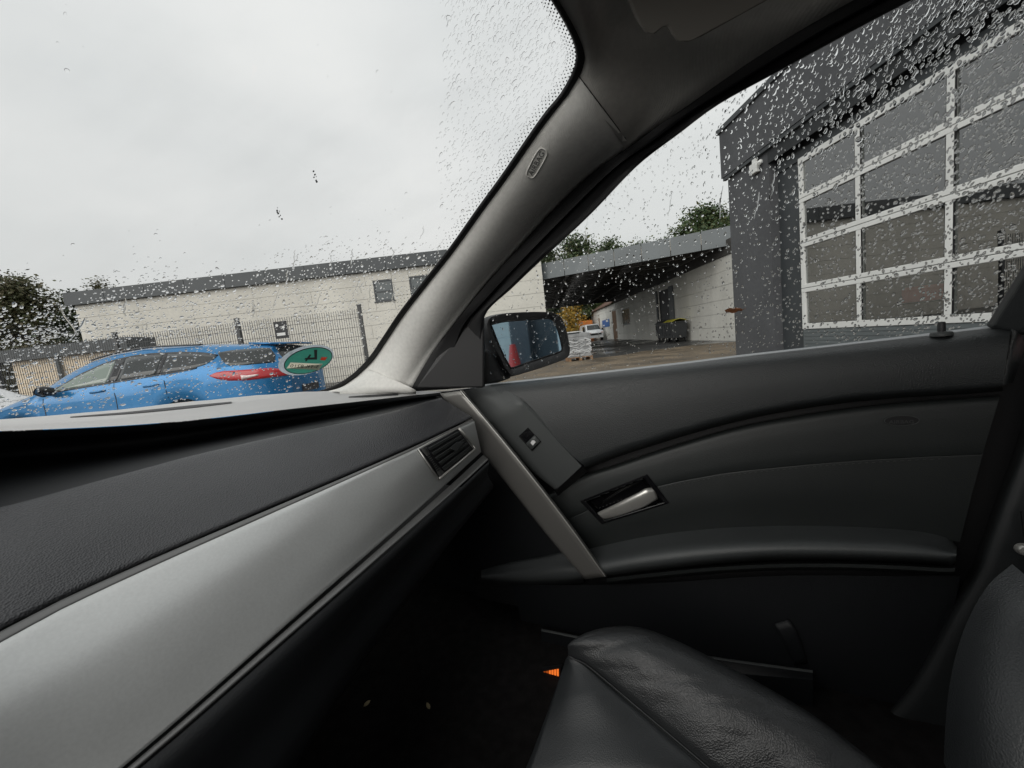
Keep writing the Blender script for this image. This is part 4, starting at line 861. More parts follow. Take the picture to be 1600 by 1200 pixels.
m = MB(); m.loft([vrow(mix(UT, UB, 0), .006), vrow(mix(UT, UB, .03), -.020), vrow(mix(UT, UB, .15), -.044), vrow(mix(UT, UB, .5), -.058), vrow(mix(UT, UB, .92), -.060), vrow(mix(UT, UB, 1), -.055), vrow(sh(mix(UT, UB, 1), 1, 5), -.03), vrow(sh(mix(UT, UB, 1), 1, 7), .0)], 60, 40); m.build('door_top_pad', M['door_up'], dr, smooth=True)
# rounded rear end of the pad
m = MB(); m.loft([[V(1580, 513, -.0), V(1566, 604, -.052)], [V(1580, 514, -.030), V(1564, 603, -.056)], [V(1592, 518, -.030), V(1574, 600, -.045)], [V(1599, 532, -.015), V(1580, 598, -.02)], [V(1601, 545, .02), V(1584, 596, .02)]], 12, 14, True); m.build('door_top_end', M['door_up'], dr, smooth=True)
# leather insert below
IT = [(845, 782), (905, 748), (960, 729), (1050, 699), (1150, 670), (1250, 651), (1350, 637), (1450, 628), (1562, 620)]
IM = [(880, 815), (960, 781), (1040, 758), (1100, 746), (1150, 738), (1280, 725), (1400, 717), (1510, 712), (1535, 711)]
IB = [(912, 858), (1000, 840), (1100, 827), (1200, 822), (1300, 822), (1400, 827), (1450, 833), (1480, 838), (1500, 842)]
m = MB(); m.loft([vrow(sh(IT, 0, -3), .02), vrow(IT, -.016), vrow(mix(IT, IM, .25, 9), -.026), vrow(mix(IT, IM, .75, 9), -.030), vrow(sh(IM, 0, -1.2), -.028), vrow(IM, -.0255), vrow(sh(IM, 0, 1.2), -.028), vrow(mix(IM, IB, .5, 9), -.030), vrow(sh(IB, 0, 5), -.022)], 130, 90, True)
def pxy(p):
    d = p - E0; k = d.dot(FWD); return 800 + 600 * d.dot(CR) / k, 600 - 600 * d.dot(CU) / k
def inq(p, Q):
    x, y = pxy(p); r_ = [(Q[(i + 1) % 4][0] - Q[i][0]) * (y - Q[i][1]) - (Q[(i + 1) % 4][1] - Q[i][1]) * (x - Q[i][0]) for i in range(4)]; return all(v > 0 for v in r_) or all(v < 0 for v in r_)
HQ_ = [(914, 784), (1009, 746), (1039, 784), (943, 813)]
m.f = [q for q in m.f if not inq(sum((m.v[i] for i in q), Vector()) / 4, HQ_)]
m.build('door_insert', M['door_ins'], dr, smooth=True)
m = MB(); sp = resample(vrow(sh(IM, 0, 3.5), -.0295), 160)
for i in range(22, 150, 2): m.bar(sp[i], sp[i].lerp(sp[i + 1], .8), .0005, 4)
o = m.build('seam_stitches', M['stitch'], dr); o['kind'] = 'stuff'
# armrest
def arm(top_, bot_, nm, v0=-.02, v1=-.10):
    m = MB(); m.loft([vrow(sh(top_, 0, -2), v0 + .01), vrow(top_, v0), vrow(mix(top_, bot_, .25, len(top_)), v0 * .6 + v1 * .4), vrow(mix(top_, bot_, .55, len(top_)), v0 * .15 + v1 * .85), vrow(mix(top_, bot_, .85, len(top_)), v1), vrow(bot_, v1 + .006), vrow(sh(bot_, 0, 4), v1 + .03), vrow(sh(bot_, 0, 8), .01)], 60, 34); return m.build(nm, M['arm'], dr, smooth=True)
ABt = [(924, 900), (1000, 889), (1100, 877), (1200, 869), (1300, 868), (1400, 871), (1460, 874), (1486, 876), (1494, 870)]
AT = [(906, 860), (1000, 839), (1100, 826), (1200, 821), (1300, 821), (1400, 826), (1450, 832), (1480, 840), (1495, 856)]
arm(AT, ABt, 'armrest')
m = MB(); lo1 = [(948, 904), (1000, 898), (1100, 888), (1200, 882), (1300, 881), (1400, 884), (1470, 888), (1492, 888)]
m.loft([vrow(sh(lo1, 0, -4), -.02), vrow(lo1, -.088), vrow(sh(lo1, 0, 5), -.088), vrow(sh(lo1, 0, 10), -.0)], 50, 14, False); m.build('armrest_lip', M['door_ins'], dr, smooth=40)
arm([(752, 893), (800, 880), (850, 871), (890, 862), (905, 866)], [(752, 905), (800, 909), (850, 909), (890, 906), (912, 903)], 'armrest_front', -.02, -.06)
m = MB(); m.loft([vrow([(690, 640), (760, 700), (880, 800)], -.0), vrow([(690, 760), (760, 800), (890, 850)], -.005), vrow([(700, 900), (770, 890), (905, 870)], -.01)], 14, 10, False); m.build('front_panel', M['dash_low'], dr, smooth=True)
# switch panel and window switch
SPl = [(724, 612), (790, 688), (850, 764), (866, 764)]; SPr = [(766, 601), (800, 613), (835, 642), (862, 671), (911, 727)]
sl_ = [(722, 611), (745, 640), (790, 690), (830, 735), (868, 766)]
sl_ = mix(sl_, sl_, 0, 24); sr_ = mix(SPr, SPr, 0, 24)
m = MB(); m.loft([vtap(sl_, -.03, .0), vtap(sl_, -.058, -.03), vtap(mix(sl_, sr_, .5, 24), -.062, -.030), vtap(sh(sr_, -2, 1), -.0635, -.012), vtap(sh(sr_, -.5, .5), -.0575, -.004), vtap(sh(sr_, -.5, 1), -.02, .01)], 30, 16, False); SW = bvh(m); m.build('switch_panel', M['smooth_dark'], dr, smooth=40)
m = MB(); m.loft([vrow([(866, 766), (911, 728)], -.060), vrow([(872, 776), (918, 737)], -.02)], 6, 4, False); m.build('switch_panel_edge', M['black'], dr, smooth=True)
q = [(810.5, 681.5), (825, 668), (845.5, 690), (831, 705)]
m = MB(); m.prism(vrow(q, -.0635), CL * -.0008); sw = m.build('window_switch', M['gloss'], dr, label='small black window switch on the door')
def qq(a, b):
    x = (q[0][0] * (1 - a) + q[1][0] * a) * (1 - b) + (q[3][0] * (1 - a) + q[2][0] * a) * b; y = (q[0][1] * (1 - a) + q[1][1] * a) * (1 - b) + (q[3][1] * (1 - a) + q[2][1] * a) * b; return x, y
m = MB(); m.loft([[V(*qq(.04, .52), -.0645), V(*qq(.96, .52), -.0645)], [V(*qq(.04, .60), -.0695), V(*qq(.96, .60), -.0695)], [V(*qq(.04, .96), -.0665), V(*qq(.96, .96), -.0665)]], 4, 8); m.build('rocker', M['smooth_dark'], sw, smooth=True, thick=.001)
m = MB(); m.prism([V(*qq(a, b), -.0702) for a, b in ((.34, .66), (.55, .62), (.68, .70), (.68, .82), (.34, .84))], CL * -.0003); m.build('window_symbol', M['icon'], sw)
# pull handle
HLt = [(688, 615), (735, 683), (800, 766), (860, 842), (914, 905)]; HRg = [(723, 610), (790, 689), (850, 764), (905, 837), (949, 900)]
m = MB(); m.loft([vrow(HLt, -.035), vrow(HLt, -.101), vrow(mix(HLt, HRg, .06, 5), -.105), vrow(mix(HLt, HRg, .8, 5), -.110), vrow(mix(HLt, HRg, .9, 5), -.108), vrow(mix(HLt, HRg, .97, 5), -.102), vrow(HRg, -.090), vrow(HRg, -.04)], 40, 40, False); m.build('pull_handle', M['trim_pull'], dr, smooth=38, thick=.001)
m = MB(); m.loft([vrow(mix(HLt, HRg, .87, 5), -.1105), vrow(mix(HLt, HRg, .9, 5), -.1115), vrow(mix(HLt, HRg, .93, 5), -.1095)], 40, 5); m.build('pull_handle_edge', M['silver'], dr, smooth=True)
# inner handle
hq = [(906, 783), (1011, 741), (1046, 786), (940, 819)]
m = MB(); hb = [V(*p, -.0325) for p in hq]; hin = [V(p[0] + (975 - p[0]) * .13, p[1] + (782 - p[1]) * .13, -.0335) for p in hq]; hdp = [V(p[0] + (975 - p[0]) * .24, p[1] + (782 - p[1]) * .2, .012) for p in hq]
m.grid([hb, hin, hdp], True); m.f.append((8, 9, 10, 11)); hd = m.build('handle_cup', M['gloss'], dr, bevel=.002, label='gloss black recess holding the silver door opener')
lev = [[(930, 803), (936, 812)], [(960, 789), (964, 806)], [(990, 774), (996, 795)], [(1000, 769), (1008, 790)], [(1010, 763.5), (1018, 784)], [(1022, 763), (1028, 779)]]
rows = []
for i, (a, b) in enumerate(lev):
    v0 = (-.022, -.034, -.038, -.038, -.036, -.028)[i]; rows.append([V(*a, v0 + .012), V(*a, v0), V((a[0] * .6 + b[0] * .4), (a[1] * .6 + b[1] * .4), v0 - .004), V(*b, v0 + .001), V(*b, v0 + .014)])
m = MB(); m.loft([[r[k] for r in rows] for k in range(5)], 24, 14); m.build('lever', M['silver'], hd, smooth=True, thick=.001)
# oval airbag badge
o_, n_v = V(1408, 657, -.0285), -CL
ax = CB; ay = Vector((0, 0, 1)); m = MB()
m.lathe([(0, 0), (.9, 0), (1.0, -.02)], (0, 0, 0), (0, 0, 1), 36); m.v = [o_ + ax * p.x * .0235 + ay * p.y * .0092 - n_v * p.z * .002 + n_v * .001 for p in m.v]
bd = m.build('airbag_badge', M['black'], dr, label='oval black AIRBAG badge in the door insert')
m = MB(); ringp = [o_ + n_v * .0016 + ax * math.cos(2 * math.pi * k / 40) * .0235 + ay * math.sin(2 * math.pi * k / 40) * .0092 for k in range(42)]; m.tube(ringp, .0007, 5, False); m.build('badge_ring', M['smooth_dark'], bd, smooth=True)
m = MB(); add_text(m, 'AIRBAG', o_ + n_v * .0016 - ay * .0025, ax, ay, .0085, .0003, 1.15); m.build('lettering', M['smooth_dark'], bd)
# lock pin
pb_ = V(1471, 521, -.026); m = MB(); m.lathe([(.0, .0035), (.006, .0035), (.0125, .0025), (.014, .0), (.014, -.004)], pb_, (0, 0, 1), 28); lk = m.build('pin_base', M['smooth_dark'], dr, smooth=40)
m = MB(); m.lathe([(.0052, 0), (.0050, .014), (.0042, .0165), (.0, .0172)], pb_ + Vector((0, 0, .003)), (0, 0, 1), 20); m.build('lock_pin', M['black'], lk, smooth=40)
# door pocket
PK = [(846, 984), (940, 1002), (1050, 1017), (1130, 1030), (1270, 1049)]
m = MB(); m.loft([vrow(PK, .0), vrow(PK, -.075), vrow(sh(PK, 0, 3), -.08), vrow(sh(PK, 0, 130), -.085), vrow(sh(PK, -20, 400), -.07)], 30, 20, False); m.build('door_pocket', M['dash_low'], dr, smooth=40)
m = MB(); m.loft([vrow(PK, -.072), vrow(sh(PK, 0, -2), -.077), vrow(sh(PK, 0, 2.2), -.082)], 30, 5); m.build('pocket_lip', M['smooth_dark'], dr, smooth=True)
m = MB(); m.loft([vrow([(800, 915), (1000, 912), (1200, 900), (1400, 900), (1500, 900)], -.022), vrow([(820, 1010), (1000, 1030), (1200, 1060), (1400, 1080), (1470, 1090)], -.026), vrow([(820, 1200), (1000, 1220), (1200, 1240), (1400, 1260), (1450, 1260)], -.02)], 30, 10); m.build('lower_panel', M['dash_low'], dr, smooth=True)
m = MB(); m.loft([vrow([(1208, 975), (1232, 968)], -.03), vrow([(1222, 1000), (1246, 990)], -.036), vrow([(1242, 1040), (1262, 1036)], -.03)], 6, 8); m.build('pocket_divider', M['dash_low'], dr, smooth=True, thick=.002)
# amber courtesy lens at the bottom of the door
q4 = [(828, 1050), (876, 1044), (876, 1070), (838, 1063)]
m = MB(); m.prism(vrow(q4, -.165), CL * .012); am_ = m.build('courtesy_lamp', M['black'], dr, label='small amber lamp glowing low on the door beside the seat')
for i in range(8):
    x = 841 + i * 4.1; hgt = 3.5 + i * .75; m = MB(); m.prism(vrow([(x, 1055 - hgt), (x + 2.9, 1054.6 - hgt), (x + 3.3, 1056.5 + hgt), (x + .4, 1056.5 + hgt)], -.167), CL * .0015); m.build('lens_rib', M['amber' if i > 3 else 'amber_dim'], am_)
# sill trim behind the seat front
m = MB(); m.loft([cd([(700, 1040, .98), (800, 1062, .92), (880, 1076, .88), (1000, 1100, .8)]), cd([(700, 1062, .95), (800, 1082, .9), (880, 1096, .86), (1000, 1120, .78)]), cd([(700, 1090, .95), (800, 1108, .9), (880, 1120, .86), (1000, 1140, .78)])], 20, 10); m.build('door_sill', M['dash_low'], cr, smooth=True)
# ---- B pillar
m = MB(); m.prism([V(1551, 511, -.012), V(1603, 428, -.055), V(1660, 340, -.10), V(1700, 420, -.10), V(1700, 540, -.06), V(1588, 520, -.03)], CL * .02); m.build('pillar_upper_trim', M['bpillar'], cr, bevel=.004)
BL1 = [(1640, 560), (1603, 690), (1570, 780), (1543, 856), (1530, 890), (1490, 960), (1450, 1035), (1405, 1100), (1340, 1150), (1250, 1205), (1150, 1270)]
m = MB(); m.loft([vrow(sh(BL1, -14, 0), .02), vrow(sh(BL1, -6, 0), -.03), vrow(BL1, -.052), vrow(sh(BL1, 26, 8), -.056), vrow(sh(BL1, 120, 40), -.05), vrow(sh(BL1, 300, 60), -.05)], 40, 24, False); m.build('pillar_lower_trim', M['bpillar'], cr, smooth=True)
bk = thing('belt_buckle', 'small bright metal belt fitting at the right edge of the picture', 'seat belt', tuple(V(1600, 860, -.10)))
m = MB(); m.lathe([(.0, .004), (.007, .003), (.009, 0), (.009, -.006)], V(1601, 860, -.10), -CL, 18); m.build('bolt', M['silver'], bk, smooth=40)
m = MB(); m.prism([V(1596, 800, -.095), V(1606, 796, -.095), V(1640, 1000, -.095), V(1622, 1004, -.095)], CL * .003); m.build('belt_webbing', M['black'], bk)
m = MB(); m.prism([car(.975, -.055, .018), car(.99, -.235, .39), car(1.18, -.235, .395), car(1.12, -.03, -.05)], CL * .02); m.build('pillar_upper_trim', M['bpillar'], cr, bevel=.004)
m = MB(); m.tube(resample([car(.77, -.235, .388), car(.9, -.238, .395), car(1.05, -.24, .398), car(1.2, -.24, .40)], 12), .022, 8); m.build('roof_side_seal', M['rubber'], cr, smooth=True)
# ---- floor, firewall, kick panel
m = MB(); m.grid([[car(u_, v_, -.80 + (.25 * max(0, -u_ - .35) ** 1.0)) for v_ in (-1.3, -.9, -.5, -.1, .06)] for u_ in (-1.0, -.7, -.4, 0, .5, 1.2)]); FT = bvh(m); m.build('carpet', M['carpet'], cr, smooth=True, thick=.01)
m = MB(); m.grid([[car(u_, v_, z) for v_ in (-1.5, -.7, .06)] for u_, z in ((-.95, -.8), (-.92, -.3), (-.62, -.16))]); m.build('firewall', M['carpet'], cr, thick=.01)
m = MB(); m.grid([[car(u_, .045, z) for u_ in (-1.0, -.5, -.02)] for z in (-.85, -.4, -.13)]); m.build('kick_panel', M['dash_low'], cr, thick=.01)
for (x, y, rot), lab in zip(((574, 1104, .7), (670, 1108, 2.2)), ('pale seed on the dark car carpet, the larger one below the dashboard edge', 'smaller pale seed on the dark car carpet, nearer the seat')):
    h, n = hit(FT, x, y)
    if h is not None:
        m = MB(); m.lathe([(0, -.008), (.0032, -.004), (.004, 0), (.003, .005), (0, .009)], h + Vector((0, 0, .008)), (math.cos(rot), math.sin(rot), .2), 10)
        tag(m.build('seed', M['crumb'], smooth=True), lab, 'crumb', 'crumbs on the carpet')
m = MB(); m.grid([[car(u_, -1.52, z) for u_ in (-.9, -.3, .4, 1.2, 1.9)] for z in (-.82, -.45, -.12)]); m.build('driver_door', M['black'], cr, thick=.04)  # from here to rear_seat: unseen cabin shell, added to block low-angle light
m = MB(); m.grid([[car(u_, -1.52, z) for u_ in (.75, 1.3, 1.9)] for z in (-.12, .2, .42)]); m.build('driver_side_rear', M['liner'], cr, thick=.03)
m = MB(); m.grid([[car(1.92, v_, z) for v_ in (-1.52, -.8, .02)] for z in (-.8, -.2, .12)]); m.build('rear_bulkhead', M['black'], cr, thick=.03)
m = MB(); m.obox(car(1.35, -1.5, -.8), CB * .35, CL * 1.5, Vector((0, 0, .62))); m.build('rear_seat', M['leather'], cr, bevel=.06)
m = MB(); m.obox(car(-.45, -.98, -.8), CB * 1.3, CL * .26, Vector((0, 0, .30))); m.build('centre_console', M['black'], cr, bevel=.03)
# ---- passenger seat
seat = thing('passenger_seat', 'black creased leather passenger seat cushion beside the door', 'car seat', tuple(car(.35, -.45, -.8)))
SIL = [(889, 1018, .60), (897, 1003, .615), (920, 988, .622), (960, 980, .612), (1005, 984, .592), (1060, 1005, .562), (1130, 1040, .522), (1200, 1078, .485), (1270, 1120, .45), (1335, 1168, .42), (1420, 1235, .385)]
SEAM = [(888, 1024, .592), (898, 1030, .585), (915, 1038, .575), (945, 1062, .552), (985, 1096, .522), (1030, 1134, .492), (1070, 1168, .465), (1112, 1204, .44), (1180, 1262, .41), (1260, 1330, .38), (1330, 1390, .36)]
LEFT = [(884, 1030, .60), (872, 1065, .575), (860, 1100, .55), (845, 1140, .525), (832, 1175, .505), (818, 1210, .488), (795, 1280, .46), (770, 1350, .44)]
S_ = resample(cd(SIL), 70); K_ = resample(cd(SEAM), 70); L_ = resample(cd(LEFT), 70)
def crease(i, t, amp=1):
    x = i / 69
    s = noise.noise(Vector((x * 3.2, t * 1.6, 1.3))) * .0035 + noise.noise(Vector((x * 9 + t * 4.0, t * 1.4, 4.1))) * .0018
    rd = 1 - abs(noise.noise(Vector((x * 8.5 + t * 3.6, t * 1.3, 7.7)))) * 2.0; s -= max(0, rd - .70) ** 1.3 * .011
    r2 = 1 - abs(noise.noise(Vector((x * 21 - t * 5.0, t * 5, 2.7)))) * 2.0; s -= max(0, r2 - .7) * .0022
    return s * amp
rows = []
for k in range(-8, 41):
    t = k / 40; r = []
    for i in range(70):
        a, b = S_[i], K_[i]
        if k < 0: p = a + (CL * .06 * (-t * 5) ** .7 - Vector((0, 0, .16)) * (-t * 5) ** 1.4)
        else:
            bl = .030 * math.sin(math.pi * (t ** .8)) - .006 * max(0, 1 - (1 - t) * 14)
            p = a.lerp(b, t) + ((E0 - a).normalized() * .6 + Vector((0, 0, .5))) * bl
            p = p + (E0 - p).normalized() * crease(i, t, math.sin(math.pi * min(1, t * .9 + .1)) * min(1, i / 8 + .25))
        r.append(p)
    rows.append(r)
m = MB(); m.grid(rows); m.build('bolster', M['leather_worn'], seat, smooth=True)
rows = []
for k in range(25):
    t = k / 24; r = []
    for i in range(70):
        a, b = K_[i], L_[i]; bl = .014 * math.sin(math.pi * t) * min(1, .1 + i / 18) - .004 * max(0, 1 - t * 12)
        p = a.lerp(b, t) + (E0 - a).normalized() * (bl + .0015 * noise.noise(Vector((i * .06, t * 3, 9))))
        r.append(p)
    rows.append(r)
rows.append([p - (E0 - p).normalized() * .03 + CB * .012 for p in L_]); rows.append([p - (E0 - p).normalized() * .2 + CB * .08 for p in L_])
m = MB(); m.grid(rows); m.build('cushion_front', M['leather'], seat, smooth=True)
m = MB(); sp = [p + (E0 - p).normalized() * .001 for p in resample(K_, 200)]
m.tube(sp[2:], .0011, 5, False); m.build('piping', M['leather'], seat, smooth=True)
m = MB(); s2 = [p.lerp(q_, .02) + (E0 - p).normalized() * .0035 for p, q_ in zip(resample(K_, 200), resample(L_, 200))]
for i in range(6, 190, 2): m.bar(s2[i], s2[i].lerp(s2[i + 1], .7), .0006, 4)
o = m.build('seam_stitches', M['stitch'], seat); o['kind'] = 'stuff'
SB = [(1640, 925, .36), (1600, 962, .35), (1566, 1022, .34), (1545, 1085, .33), (1533, 1150, .32), (1528, 1215, .31), (1526, 1280, .30)]
m = MB(); a_ = cd(SB); m.loft([[p + CL * .05 for p in a_], a_, [p + CB * .03 - CL * .03 for p in a_], [p + CB * .12 - CL * .06 for p in a_], [p + CB * .3 - CL * .05 for p in a_]], 24, 20); m.build('backrest', M['leather'], seat, smooth=True)
# ---- door mirror
mirror = MB()
mc = D(822, 538, 1.22); inc = (mc - E0).normalized(); outd = Vector((.965, -.262, .0)).normalized(); mn = (outd - inc).normalized()
def mpl(px, py, off=0):
    r = ray(px, py); k = (mc - E0).dot(mn) / r.dot(mn); return E0 + r * k + mn * off
gl = [(767, 507), (790, 502), (830, 499), (856, 497.5), (866, 503), (873, 520), (878, 543), (876, 549), (850, 558), (815, 570), (801, 575), (796, 572), (782, 545)]
glr = resample([mpl(*p) for p in gl] + [mpl(*gl[0])], 61)[:-1]; cc = sum(glr, Vector()) / 60
hs = [(757, 508), (762, 497), (785, 491), (820, 488.5), (850, 488.5), (866, 492), (876, 503), (883, 527), (886, 549), (880, 560), (850, 572), (815, 583), (800, 587), (792, 584), (778, 560), (763, 530)]
hsr = resample([mpl(*p, .014) for p in hs] + [mpl(*hs[0], .014)], 61)[:-1]
def align(R, ref): 
    k = min(range(len(R)), key=lambda i: (R[i] - ref).length); return R[k:] + R[:k]
hsr = align(hsr, glr[0])
m = MB(); ctr = sum(hsr, Vector()) / 60
m.grid([[p.lerp(ctr, .03) - mn * .004 for p in glr], [p + mn * .002 for p in [g + (g - cc) * .05 for g in glr]], [h.lerp(ctr, .03) for h in hsr], hsr, [h + (h - ctr) * .03 - mn * .02 for h in hsr], [ctr + (h - ctr) * .98 - mn * .06 for h in hsr], [ctr + (h - ctr) * .75 - mn * .10 for h in hsr], [ctr + (h - ctr) * .3 - mn * .125 for h in hsr], [ctr - mn * .13 for h in hsr]], True)
mh = m.build('door_mirror', M['black'], cr, smooth=45, label='black door mirror with blue tinted glass outside the window')
m = MB(); m.v = glr + [cc + mn * 0]; m.f = [(i, (i + 1) % 60, 60) for i in range(60)]; m.build('mirror_glass', M['mirror'], mh, smooth=True, thick=.0005) if False else m.build('mirror_glass', M['mirror'], mh)
m = MB(); m.tube(glr + [glr[0], glr[1]], .003, 6, False); m.build('glass_rim', M['rubber'], mh, smooth=True)
m = MB(); m.loft([[V(757, 545, .03), V(757, 575, .03), V(757, 603, .03)], [mpl(775, 556, -.01), mpl(785, 575, -.01), mpl(797, 592, -.01)], [mpl(800, 560, -.06), mpl(805, 575, -.06), mpl(810, 588, -.06)]], 10, 10); m.build('mirror_arm', M['black'], mh, smooth=True, thick=.01)
# ---- windscreen print: dot pattern along the edge
m = MB()
eP = resample([Vector((x, y, 0)) for x, y in PL[5:]], 170)
for i in range(1, 169):
    d = (eP[i + 1] - eP[i - 1]).normalized(); nrm = Vector((d.y, -d.x, 0));
    if nrm.x > 0: nrm = -nrm
    for k in range(4):
        if (k + i) % 2: continue
        q = eP[i] + nrm * (9 + k * 4.0); p = on_ws(q.x, q.y, .0006)
        if p is None: continue
        rr = .0012 - .00016 * k; c = (E0 - p).normalized(); a = c.orthogonal().normalized(); b = c.cross(a)
        m.add([p + a * math.cos(t) * rr + b * math.sin(t) * rr for t in [6.283 * j / 6 for j in range(6)]], [tuple(range(6))])
o = m.build('dot_print', M['frit'], windscreen, fix=False); o['kind'] = 'stuff'
# ---- sticker on the windscreen
sk0 = on_ws(482, 563, .0012)
e1 = on_ws(529, 553, .0012) - sk0; e2 = on_ws(484, 541, .0012) - sk0
nz = e1.cross(e2).normalized(); nz = nz if nz.dot(E0 - sk0) > 0 else -nz
def stk(px, py, off=0):
    r = ray(px, py); k = (sk0 - E0).dot(nz) / r.dot(nz); return E0 + r * k + nz * off
def ell(cx, cy_, ax_, by_, ang, n=48): 
    return [(cx + ax_ * math.cos(t) * math.cos(ang) - by_ * math.sin(t) * math.sin(ang), cy_ + ax_ * math.cos(t) * math.sin(ang) + by_ * math.sin(t) * math.cos(ang)) for t in [2 * math.pi * k / n for k in range(n)]]
sk = thing('windscreen_sticker', 'round green emission sticker with white rim in the windscreen corner', 'sticker', tuple(sk0))
an = math.radians(-15)
def annulus(P, Q, off, th):
    m = MB(); a = [stk(x, y, off) for x, y in P]; b = [stk(x, y, off) for x, y in Q]; m.grid([a, b, [p + nz * th for p in b], [p + nz * th for p in a], a], True); return m
def disc(P, off, th): 
    m = MB(); m.prism([stk(x, y, off) for x, y in P], nz * th); return m
annulus(ell(478, 562.5, 44.5, 21.5, an), ell(481.5, 563.2, 38.6, 19.0, an), 0, .0003).build('rim', M['paper'], sk)
annulus(ell(481.5, 563.2, 39.0, 19.3, an), ell(481.5, 563.2, 37.5, 18.0, an), .0004, .0003).build('dark_ring', M['ink'], sk)
sc_ = 140 / 1600
def sp_(x, y): return (420 + x * sc_, 520 + y * sc_)
HOLES = [[(940, 425), (1045, 430), (1000, 485), (912, 480)], [(385, 522), (962, 548), (890, 655), (315, 628)]]
L3 = [[stk(x, y, .0008) for x, y in ell(481.5, 563.2, 37.8, 18.3, an)]] + [[stk(*sp_(*p), .0008) for p in H_] for H_ in HOLES]
m = MB(); m.add([p for l in L3 for p in l], [tuple(t) for t in tessellate_polygon(L3)]); m.build('disc', M['green'], sk, thick=.0002)
for nm, mm_, polys in (('digit_four', M['ink'], [[(805, 295), (862, 295), (858, 470), (815, 470)], [(815, 470), (815, 430), (650, 440), (632, 465), (640, 470)], [(728, 375), (760, 385), (672, 500), (640, 500)]]), ('red_stamp', M['sred'], [[(940, 425), (1045, 430), (1000, 485), (912, 480)]]), ('cream_plate', M['plate'], [[(385, 522), (962, 548), (890, 655), (315, 628)]])):
    m = MB()
    for P in polys: m.prism([stk(*sp_(x, y), .0012) for x, y in P], nz * .0003)
    m.build(nm, mm_, sk)
m = MB(); oo = stk(*sp_(640, 590), .0018); axx = (stk(*sp_(340, 578)) - stk(*sp_(900, 600))).normalized(); ayy = (stk(*sp_(660, 540)) - stk(*sp_(620, 640))).normalized()
v, f = text_verts('S-TK 8210', 1, 0); ex = max(p.x for p in v) * 2; W_ = (stk(*sp_(380, 580)) - stk(*sp_(900, 604))).length * .96; Hh = (stk(*sp_(660, 552)) - stk(*sp_(620, 628))).length * 1.0
m.add([oo + axx * p.x / ex * W_ + ayy * p.y * Hh + nz * .0001 for p in v], f); m.build('lettering', M['ink'], sk, fix=False)
# ---- raindrops
def blob(mb, c, n, dn, r, asp=1.0, hgt=.42, k=11, skew=.25):
    """a water drop: irregular outline on the glass, domed outwards"""
    x = n.cross(dn).normalized(); y = n.cross(x).normalized(); ph = [U(0, 6.28) for _ in range(3)]; am = [U(0, skew), U(0, skew * .6), U(0, skew * .4)]
    rim = []
    for i in range(k):
        t = 2 * math.pi * i / k; q = 1 + am[0] * math.cos(t + ph[0]) + am[1] * math.cos(2 * t + ph[1]) + am[2] * math.cos(3 * t + ph[2]); rim.append((math.cos(t) * r * q / math.sqrt(asp), math.sin(t) * r * q * math.sqrt(asp)))
    V_ = []; F_ = []; h = r * hgt
    for s, z in ((1, 0), (.93, .38), (.70, .74), (.38, .94)):
        V_ += [c + x * a * s + y * b * s + n * (h * z + .0003) for a, b in rim]
    V_.append(c + n * (h + .0003))
    for j in range(3):
        for i in range(k): F_.append((j * k + i, j * k + (i + 1) % k, (j + 1) * k + (i + 1) % k, (j + 1) * k + i))
    for i in range(k): F_.append((3 * k + i, 3 * k + (i + 1) % k, 4 * k))
    mb[0].add(V_, F_); b0 = [c + x * a + y * b + n * .0003 for a, b in rim]; mb[1].add(b0, [tuple(reversed(range(k)))])
def streak(mb, P, n, r):
    """short rivulet: a flattened half tube along P"""
    rows = []
    for i, p in enumerate(P):
        d = (P[min(i + 1, len(P) - 1)] - P[max(0, i - 1)]).normalized(); x = n.cross(d).normalized(); rr = r * (.25 + .75 * math.sin(math.pi * (i + .5) / len(P)) ** .5)
        rows.append([p + x * rr * math.cos(t) + n * (rr * .35 * math.sin(t) + .0003) for t in [math.pi * k / 5 for k in range(6)]])
    b = len(mb[0].v); mb[0].grid(rows); mb[1].grid([[r_[-1].copy(), r_[0].copy()] for r_ in rows])
def finish(mb, name, label):
    vv = mb[0].v + mb[1].v; o = len(mb[0].v); ff = mb[0].f + [tuple(i + o for i in q) for q in mb[1].f]
    me = bpy.data.meshes.new(name); me.from_pydata([tuple(p) for p in vv], [], ff); me.materials.append(M['water']); me.shade_smooth()
    ob = bpy.data.objects.new(name, me); C.objects.link(ob); ob['label'] = label; ob['category'] = 'raindrops'; ob['kind'] = 'stuff'; return ob
def glass_pt(tree, x, y, out):
    h, n = hit(tree, x, y)
    if h is None: return None
    n = -n if n.dot(E0 - h) > 0 else n       # outwards
    dn = Vector((0, 0, -1)); dn = (dn - n * dn.dot(n)).normalized()
    return h + n * out, n, dn
def free(g, x, y, r):
    c = (int(x // 14), int(y // 14))
    for i in (-1, 0, 1):
        for j in (-1, 0, 1):
            for (a, b, q) in g.get((c[0] + i, c[1] + j), ()):
                if (a - x) ** 2 + (b - y) ** 2 < (1.15 * (q + r)) ** 2: return False
    g.setdefault(c, []).append((x, y, r)); return True
gw = {}; gs = {}
random.seed(21)
wd = (MB(), MB()); cnt = 0
def edge_x(y):   # pillar edge in the picture
    P = sorted([(p[1], p[0]) for p in PL[2:14]]); return lerp_tab(P, y)
tries = 0
